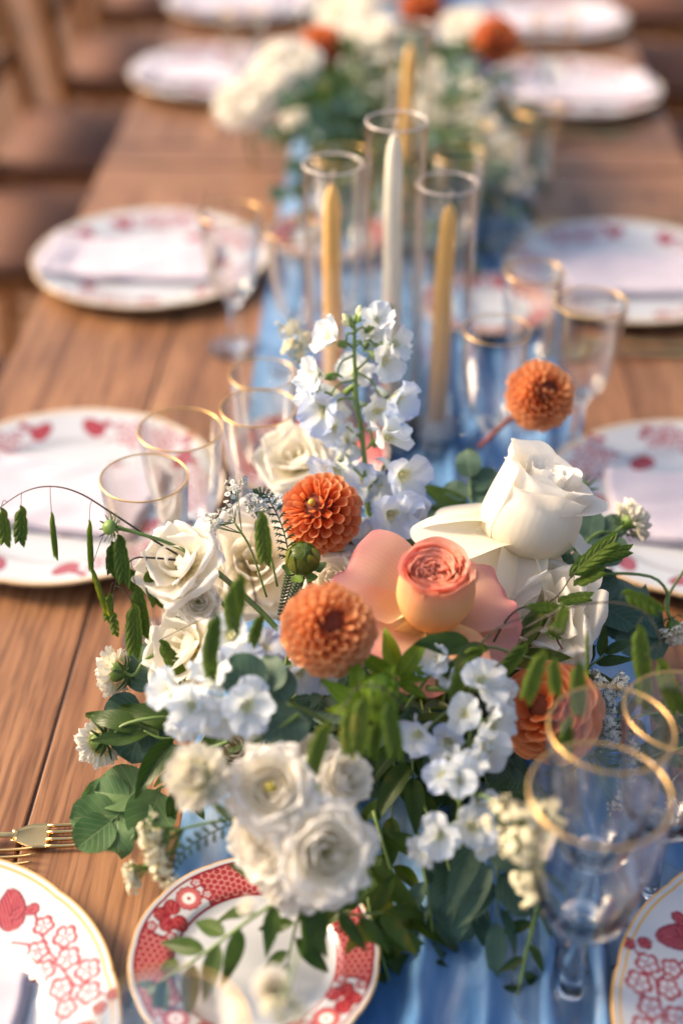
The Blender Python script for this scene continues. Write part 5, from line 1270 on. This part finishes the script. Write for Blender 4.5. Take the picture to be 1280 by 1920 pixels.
tiny_cluster('green white bud spray right of the first, by the dahlia', 'filler flower', 'bud_spray', [W(520, 1100, 1.08), W(500, 1010, 1.08), W(480, 960, 1.08)], [W(470, 940, 1.08), W(490, 960, 1.08)], .009, 40, 'g', 1.1)
tiny_cluster('olive cream blossom head left of the delphinium top', 'filler flower', 'bud_spray', [W(610, 800, 1.22), W(575, 720, 1.24), W(560, 670, 1.25)], [W(540, 620, 1.25), W(560, 640, 1.25), W(550, 665, 1.25)], .013, 70, 'y', 1.5)
tiny_cluster('very near cream sprig at the bottom over the side plate', 'filler flower', 'bud_spray', [W(560, 1780, .80), W(545, 1830, .79), W(530, 1870, .79)], [W(505, 1890, .79), W(560, 1900, .79)], .010, 40, 'y', 1.3)

# ---- leafy sprigs placed where the photograph shows them
eu = 'eucalyptus sprigs'; ru = 'dark leafy sprigs'
sprig('eucalyptus_sprig', 'sage green eucalyptus sprig lying over the fork on the left', 'eucalyptus', [W(430, 1430, 1.05), W(320, 1468, 1.045), W(275, 1492, 1.04), W(235, 1520, 1.035), W(215, 1535, 1.03)], 'roundg', 7, 1.2, .75, .3, eu, rad=.0009, jitter=.25)
sprig('leafy_sprig', 'dark pointed leaves at the left between the two scabiosas', 'leafy sprig', [W(480, 1350, 1.06), W(380, 1370, 1.04), W(310, 1385, 1.03), W(270, 1370, 1.03)], 'ruscus', 5, 1.15, .7, .15, ru)
sprig('eucalyptus_sprig', 'blue grey eucalyptus leaves behind the left scabiosas', 'eucalyptus', [W(400, 1330, 1.07), W(330, 1320, 1.06), W(285, 1300, 1.055), W(270, 1340, 1.05)], 'round', 4, 1.25, .9, .3, eu)
sprig('leafy_sprig', 'dark leaf tip on the left edge of the runner', 'leafy sprig', [W(430, 1390, 1.03), W(360, 1420, 1.03), W(340, 1470, 1.03)], 'ruscus', 5, .8, .8, .3, ru)
sprig('leafy_sprig', 'hanging leaves in front of the blue runner, some yellowing', 'leafy sprig', [W(700, 1520, 1.0), W(735, 1640, .985), W(760, 1740, .975), W(790, 1830, .97)], 'ruscus', 11, .98, .85, .1, ru, kinds=['ruscus', 'ruscus', 'ruscus_y'])
sprig('leafy_sprig', 'hanging leaves right of the side plate', 'leafy sprig', [W(690, 1560, .99), W(690, 1680, .975), W(715, 1790, .965), (W(745, 1880, .96))], 'ruscus', 10, 1.0, .8, .15, ru, kinds=['ruscus', 'ruscus', 'ruscus', 'ruscus_y'])
sprig('leafy_sprig', 'dark pointed leaves hanging across the side plate', 'leafy sprig', [W(640, 1580, .95), W(560, 1660, .93), W(460, 1730, .92), W(380, 1790, .925), W(300, 1840, .93)], 'lance', 11, .92, .85, .2, ru)
sprig('leafy_sprig', 'dark leaves above the right edge of the side plate', 'leafy sprig', [W(560, 1620, .95), W(600, 1690, .94), W(660, 1715, .945), W(720, 1710, .95)], 'lance', 8, .88, .9, .2, ru)
sprig('leafy_sprig', 'upward dark leaf pair over the side plate centre', 'leafy sprig', [W(600, 1650, .94), W(560, 1720, .93), W(540, 1800, .93)], 'ruscus', 4, .8, .9, .3, ru)
sprig('eucalyptus_sprig', 'long grey eucalyptus leaves trailing onto the runner', 'eucalyptus', [W(790, 1500, 1.01), W(830, 1590, .99), W(850, 1650, .98), W(880, 1700, .975)], 'lance_e', 8, 1.0, .7, .15, eu, kinds=['lance_e', 'oval'])
sprig('eucalyptus_sprig', 'grey eucalyptus drooping beneath the cream clusters', 'eucalyptus', [W(840, 1470, 1.0), W(890, 1560, .98), W(930, 1630, .965), W(930, 1720, .96)], 'lance_e', 7, 1.15, .75, .2, eu, kinds=['lance_e', 'oval', 'round'])
sprig('eucalyptus_sprig', 'short eucalyptus hanging between leaf trails', 'eucalyptus', [W(780, 1560, .99), W(800, 1660, .98), W(812, 1760, .975)], 'lance_e', 6, .9, .6, .3, eu)
sprig('leafy_sprig', 'thin green stem curling at the bottom of the runner', 'leafy sprig', [W(1020, 1560, .98), W(1010, 1680, .965), W(985, 1790, .955), W(965, 1900, .95)], 'lance', 9, .62, .9, .2, ru, rad=.0017)
sprig('eucalyptus_sprig', 'big blue grey eucalyptus leaves in the middle below the ball dahlia', 'eucalyptus', [W(620, 1360, .98), W(570, 1330, .96), W(530, 1320, .955), W(500, 1300, .955)], 'round', 4, 1.25, .8, .3, eu, jitter=.2)
sprig('eucalyptus_sprig', 'eucalyptus leaves behind the big white rose', 'eucalyptus', [W(900, 1040, 1.2), W(885, 960, 1.22), W(880, 900, 1.23)], 'oval', 7, 1.1, .9, .2, eu, kinds=['oval', 'ruscus'])
sprig('eucalyptus_sprig', 'eucalyptus leaves between delphinium and candle foot', 'eucalyptus', [W(760, 1060, 1.2), W(785, 1000, 1.21), W(795, 950, 1.22)], 'oval', 7, 1.15, .9, .2, eu)
sprig('eucalyptus_sprig', 'teal eucalyptus leaves on the right over the second side plate', 'eucalyptus', [W(1000, 1180, 1.13), W(1080, 1150, 1.13), W(1150, 1130, 1.13), W(1190, 1170, 1.13)], 'round', 8, 1.2, .8, .2, eu)
sprig('eucalyptus_sprig', 'eucalyptus leaves to the right of the big white rose', 'eucalyptus', [W(1000, 1090, 1.15), W(1060, 1040, 1.16), W(1110, 1010, 1.17)], 'oval', 7, 1.3, .8, .1, eu)
sprig('leafy_sprig', 'narrow leaves behind the rim of the second glass', 'leafy sprig', [W(1040, 1420, 1.08), W(1110, 1370, 1.07), W(1180, 1340, 1.07), W(1270, 1335, 1.07)], 'lance', 10, .8, .7, .2, ru)
sprig('leafy_sprig', 'narrow dark leaves above the astilbe', 'leafy sprig', [W(1040, 1290, 1.08), W(1090, 1260, 1.08), (W(1130, 1230, 1.08))], 'lance', 5, .75, .7, .3, ru)
sprig('leafy_sprig', 'dark leaves at the right edge between the glasses', 'leafy sprig', [W(1140, 1440, 1.07), W(1210, 1430, 1.06), W(1290, 1400, 1.05)], 'ruscus', 7, .9, .7, .2, ru)
sprig('leafy_sprig', 'dark leaf points beneath the peach rose', 'leafy sprig', [W(1010, 1240, 1.05), W(960, 1225, 1.02), W(930, 1215, 1.01), W(890, 1212, 1.0)], 'ruscus', 1, 1.3, .25, .6, ru)
sprig('leafy_sprig', 'broad dark leaves between the peach and white roses', 'leafy sprig', [W(900, 1260, 1.08), W(960, 1235, 1.07), W(990, 1205, 1.065)], 'ruscus', 4, 1.1, .6, .1, ru)
def palm_leaf(px, py, dz, label):
    c = W(px, py, dz); t = thing('lobed_leaf', label, 'leaf', c, 'bright green lobed leaves')
    for k, (a, s) in enumerate(((1.75, 1.15), (.95, 1.15), (.25, 1.0), (2.5, 1.05), (3.1, .75), (-.5, .75))):
        leaf_at(t, c, c + D(0, 0, .001 * k) * .001, D(math.cos(a), math.sin(a), .05 * (k - 2)), D(.1, .25, 1), 'bright_l', s * .66)
    MB().tube([Vector((0, 0, 0)), BC - c], .001, 5).build('stem', M['stem'], t)
palm_leaf(742, 1275, .985, 'bright green lobed leaf under the peach rose')
palm_leaf(680, 1330, .95, 'green lobed leaf below the ball dahlia')
# ferny bits
def fern(label, path, n=16, s=1.0):
    P = spline(path, n * 2); base = P[0]; t = thing('fern_tip', label, 'fern', base, 'fine fern tips')
    MB().tube([p - base for p in P], .0006, 5).build('stem', M['fern'], t)
    for i in range(2, n * 2, 1):
        d = (P[i] - P[i - 1]).normalized(); sd = d.cross(D(0, 0, 1)).normalized() * (1 if i % 2 else -1)
        L_ = .010 * s * (1 - .6 * i / (2 * n)); g = MB()
        e = P[i] + (d * .5 + sd).normalized() * L_
        g.tube([P[i] - base, (P[i] + e) / 2 - base + d * .0005, e - base], [.0005, .0009, .0003], 4)
        for q in (.4, .7): m_ = P[i].lerp(e, q); g.tube([m_ - base, m_ - base + (d * .9 + sd * .3) * L_ * .3], [.0006, .0002], 4); g.tube([m_ - base, m_ - base + (-d * .5 + sd) * L_ * .3], [.0006, .0002], 4)
        g.build('frond', M['fern'], t)
fern('fine fern tip left of the red orange dahlia', [W(545, 1060, 1.09), W(530, 990, 1.08), W(500, 930, 1.08), W(478, 925, 1.08)])
fern('fine fern tip hanging behind the amber ball dahlia', [W(560, 1060, 1.07), W(545, 1100, 1.06), W(530, 1150, 1.06)])
fern('fine fern tip in the dark below the left florets', [W(600, 1400, 1.0), W(540, 1385, 1.0), W(470, 1390, 1.0)])
fern('fine fern fronds around the left yarrow', [W(470, 1530, .97), W(400, 1560, .96), W(340, 1600, .95), W(310, 1650, .95)], 13, 1.0)
fern('fine fern tip right of the cream clusters', [W(900, 1500, 1.0), W(960, 1480, 1.0), W(1020, 1500, .99)])
stemline('long green stem running from the left rose down to the ball dahlia', [W(392, 1060, 1.06), W(450, 1110, 1.06), W(520, 1180, 1.05), W(600, 1290, 1.04)])
stemline('thin stem crossing the left rose tops', [W(210, 985, 1.045), W(260, 1000, 1.045), W(320, 1020, 1.05), W(400, 1060, 1.06)], r=.0014)
stemline('green stem bending in front of the eucalyptus leaves', [W(560, 1340, .95), W(500, 1380, .94), W(430, 1410, .94)], r=.0016)

# ---- body of foliage filling the bowl
def in_frame_noise(): return Vector((rng.uniform(-1, 1), rng.uniform(-1, 1), rng.uniform(-1, 1)))
kinds = [('leafy_sprig', 'leafy sprig', 'ruscus', ru), ('leafy_sprig', 'leafy sprig', 'lance', ru), ('eucalyptus_sprig', 'eucalyptus', 'round', eu), ('eucalyptus_sprig', 'eucalyptus', 'oval', eu), ('leafy_sprig', 'leafy sprig', 'ruscus', ru)]
LM = [('the amber ball dahlia', 616, 1180), ('the peach rose', 806, 1100), ('the big white rose', 965, 960), ('the broad orange dahlia', 1036, 1338), ('the front white roses', 560, 1550), ('the left white florets', 400, 1310), ('the front wine glass', 1122, 1560), ('the right white florets', 880, 1330),
      ('the side plate', 485, 1790), ('the upper left cream rose', 345, 1070), ('the delphinium', 680, 900), ('the lowest white florets', 850, 1560), ('the red orange dahlia', 602, 962), ('the fluffy scabiosa', 378, 1462), ('the hanging leaf trails', 740, 1730)]
seen_lab = {}
def where(tip, what, LM=LM, pl='low in the flowers'):
    x, y, _z = proj(tip); nm, lx, ly = min(LM, key=lambda l: (l[1] - x) ** 2 + (l[2] - y) ** 2)
    dx, dy = x - lx, y - ly
    s = ('right of' if dx > 0 else 'left of') if abs(dx) > abs(dy) else ('below' if dy > 0 else 'above')
    r = 'close' if math.hypot(dx, dy) < 75 else 'a little way'
    return f'{what} {pl}, {r} {s} {nm}'
body_n = 104
for i in range(body_n):
    a = i * GA; el = rng.uniform(-.15, 1.15)
    k = kinds[i % 5]
    rad = rng.uniform(.75, 1.0) if i < 62 else rng.uniform(.35, .85)
    if i >= 62: el = rng.uniform(-.1, .6)
    tip = Vector((0.025 + .125 * math.cos(a) * math.cos(el) * rad, 0.885 + (.20 if math.sin(a) > 0 else .215) * math.sin(a) * math.cos(el) * rad, TZ + .035 + .105 * math.sin(max(el, 0)) * rad + (.0 if el > 0 else el * .1)))
    st = BC + Vector((.03 * math.cos(a), .05 * math.sin(a), -.01)); mid = st.lerp(tip, .5) + Vector((0, 0, .030))
    sprig(k[0], where(tip, {'ruscus': 'broad dark leaves', 'lance': 'narrow dark leaves', 'round': 'round eucalyptus leaves', 'oval': 'oval eucalyptus leaves'}[k[2]]), k[1], [st, mid, tip], k[2], 8, rng.uniform(.85, 1.15), .95, .12,
          'low dark leaves in the heart of the centrepiece' if k[3] == ru else 'low eucalyptus in the heart of the centrepiece', jitter=.6)

# ================================================================== FAR CENTREPIECES (strongly blurred)
LMF = [('the far candle', 766, 150), ('the left cream rose', 470, 190), ('the pale roses', 850, 190), ('the left dahlia', 602, 88), ('the right dahlia', 928, 75), ('the candle cylinders', 640, 330), ('the greyish bloom', 930, 300), ('the dark leaves', 600, 220), ('the top dahlia', 790, 15)]
def mound(cx, cy, n, ax, ay, h, grp, seed):
    r_ = np.random.RandomState(seed); b = Vector((cx, cy, TZ + .06))
    for i in range(n):
        a = i * GA; el = r_.uniform(-.1, 1.2); k = kinds[i % 5]
        tip = Vector((cx + ax * math.cos(a) * math.cos(el), cy + ay * math.sin(a) * math.cos(el), TZ + .04 + h * math.sin(max(0, el))))
        st = b + Vector((.03 * math.cos(a), .05 * math.sin(a), -.01))
        sprig(k[0], where(tip, {'ruscus': 'broad dark leaves', 'lance': 'narrow dark leaves', 'round': 'round eucalyptus leaves', 'oval': 'oval eucalyptus leaves'}[k[2]], LMF, 'blurred beyond the candles' if seed == 3 else 'in the farthest flowers'), k[1], [st, st.lerp(tip, .5) + Vector((0, 0, .03)), tip], k[2], 7, 1.25, .95, .12, 'leaves packed in ' + grp, jitter=.6)
mound(0.02, 2.08, 74, .20, .40, .14, 'the blurred centrepiece beyond the candles', 3)
mound(0.01, 3.35, 26, .16, .34, .12, 'the farthest centrepiece', 5)
gf = 'blurred white blooms beyond the candles'
def frose(px, py, dz, s, label, k=0): srose(px, py, dz, s * .72, D(rng.uniform(-.3, .3), .5, .8), label, k, rng.uniform(0, 6), gf)
for px, py, dz, s, lb in ((460, 205, 2.15, 1.75, 'blurred cream rose at the left end beyond the candles'), (540, 135, 2.2, 1.9, 'blurred white rose above the leftmost one beyond the candles'), (500, 165, 2.16, 1.4, 'blurred white rose between the two left blooms'),
        (840, 165, 2.15, 1.7, 'blurred pale rose right of the far candle'), (880, 200, 2.1, 1.3, 'blurred pale rose lower right of the far candle'), (810, 215, 2.1, 1.2, 'blurred pale rose close to the far candle'), (560, 235, 2.1, 1.0, 'small blurred bloom in the dark leaves'), (690, 90, 2.35, 2.0, 'blurred white rose behind the far candle'), (660, 30, 2.6, 2.2, 'blurred white rose at the very top centre'), (730, 140, 2.25, 1.4, 'blurred white rose left of the far candle'),
        (930, 300, 1.98, 1.3, 'blurred greyish bloom at the right of the runner'), (900, 260, 2.05, 1.3, 'blurred greyish bloom above it'), (960, 340, 1.95, 1.0, 'small blurred bloom low on the right'), (870, 60, 2.5, 1.6, 'blurred white bloom beside the far plate'), (620, 90, 2.4, 1.2, 'blurred white bloom near the far red dahlia')):
    frose(px, py, dz, s, lb, random.randrange(2))
for px, py, dz, s, lb in ((602, 88, 2.25, 1.15, 'blurred red orange dahlia at the top left of the far flowers'), (928, 75, 2.3, 1.25, 'blurred red orange dahlia beside the far right plate'), (790, 15, 2.6, 1.3, 'blurred red orange dahlia at the very top')):
    setd(copy_tree(DA), px, py, dz, s, D(rng.uniform(-.4, .4), .4, .8), lb, rng.uniform(0, 6))
tiny_cluster('blurred blue grey flower spray left of the far candle', 'filler flower', 'bud_spray', [W(690, 330, 2.1), W(690, 250, 2.1), W(690, 200, 2.1)], [W(640, 150, 2.2), W(700, 180, 2.2), W(730, 220, 2.1)], .05, 90, 'g', 3.0)
tiny_cluster('blurred sage blossom spray right of the far flowers', 'filler flower', 'bud_spray', [W(830, 380, 2.0), W(860, 300, 2.0), W(880, 250, 2.0)], [W(850, 180, 2.1), W(900, 260, 2.0), W(950, 330, 1.95)], .05, 120, 'g', 3.0)
tiny_cluster('blurred blossom spray at the top centre', 'filler flower', 'bud_spray', [W(700, 100, 2.7), W(680, 60, 2.7), W(680, 20, 2.7)], [W(600, 30, 2.8), W(700, 20, 2.8), W(780, 60, 2.7)], .06, 120, 'g', 4.0)
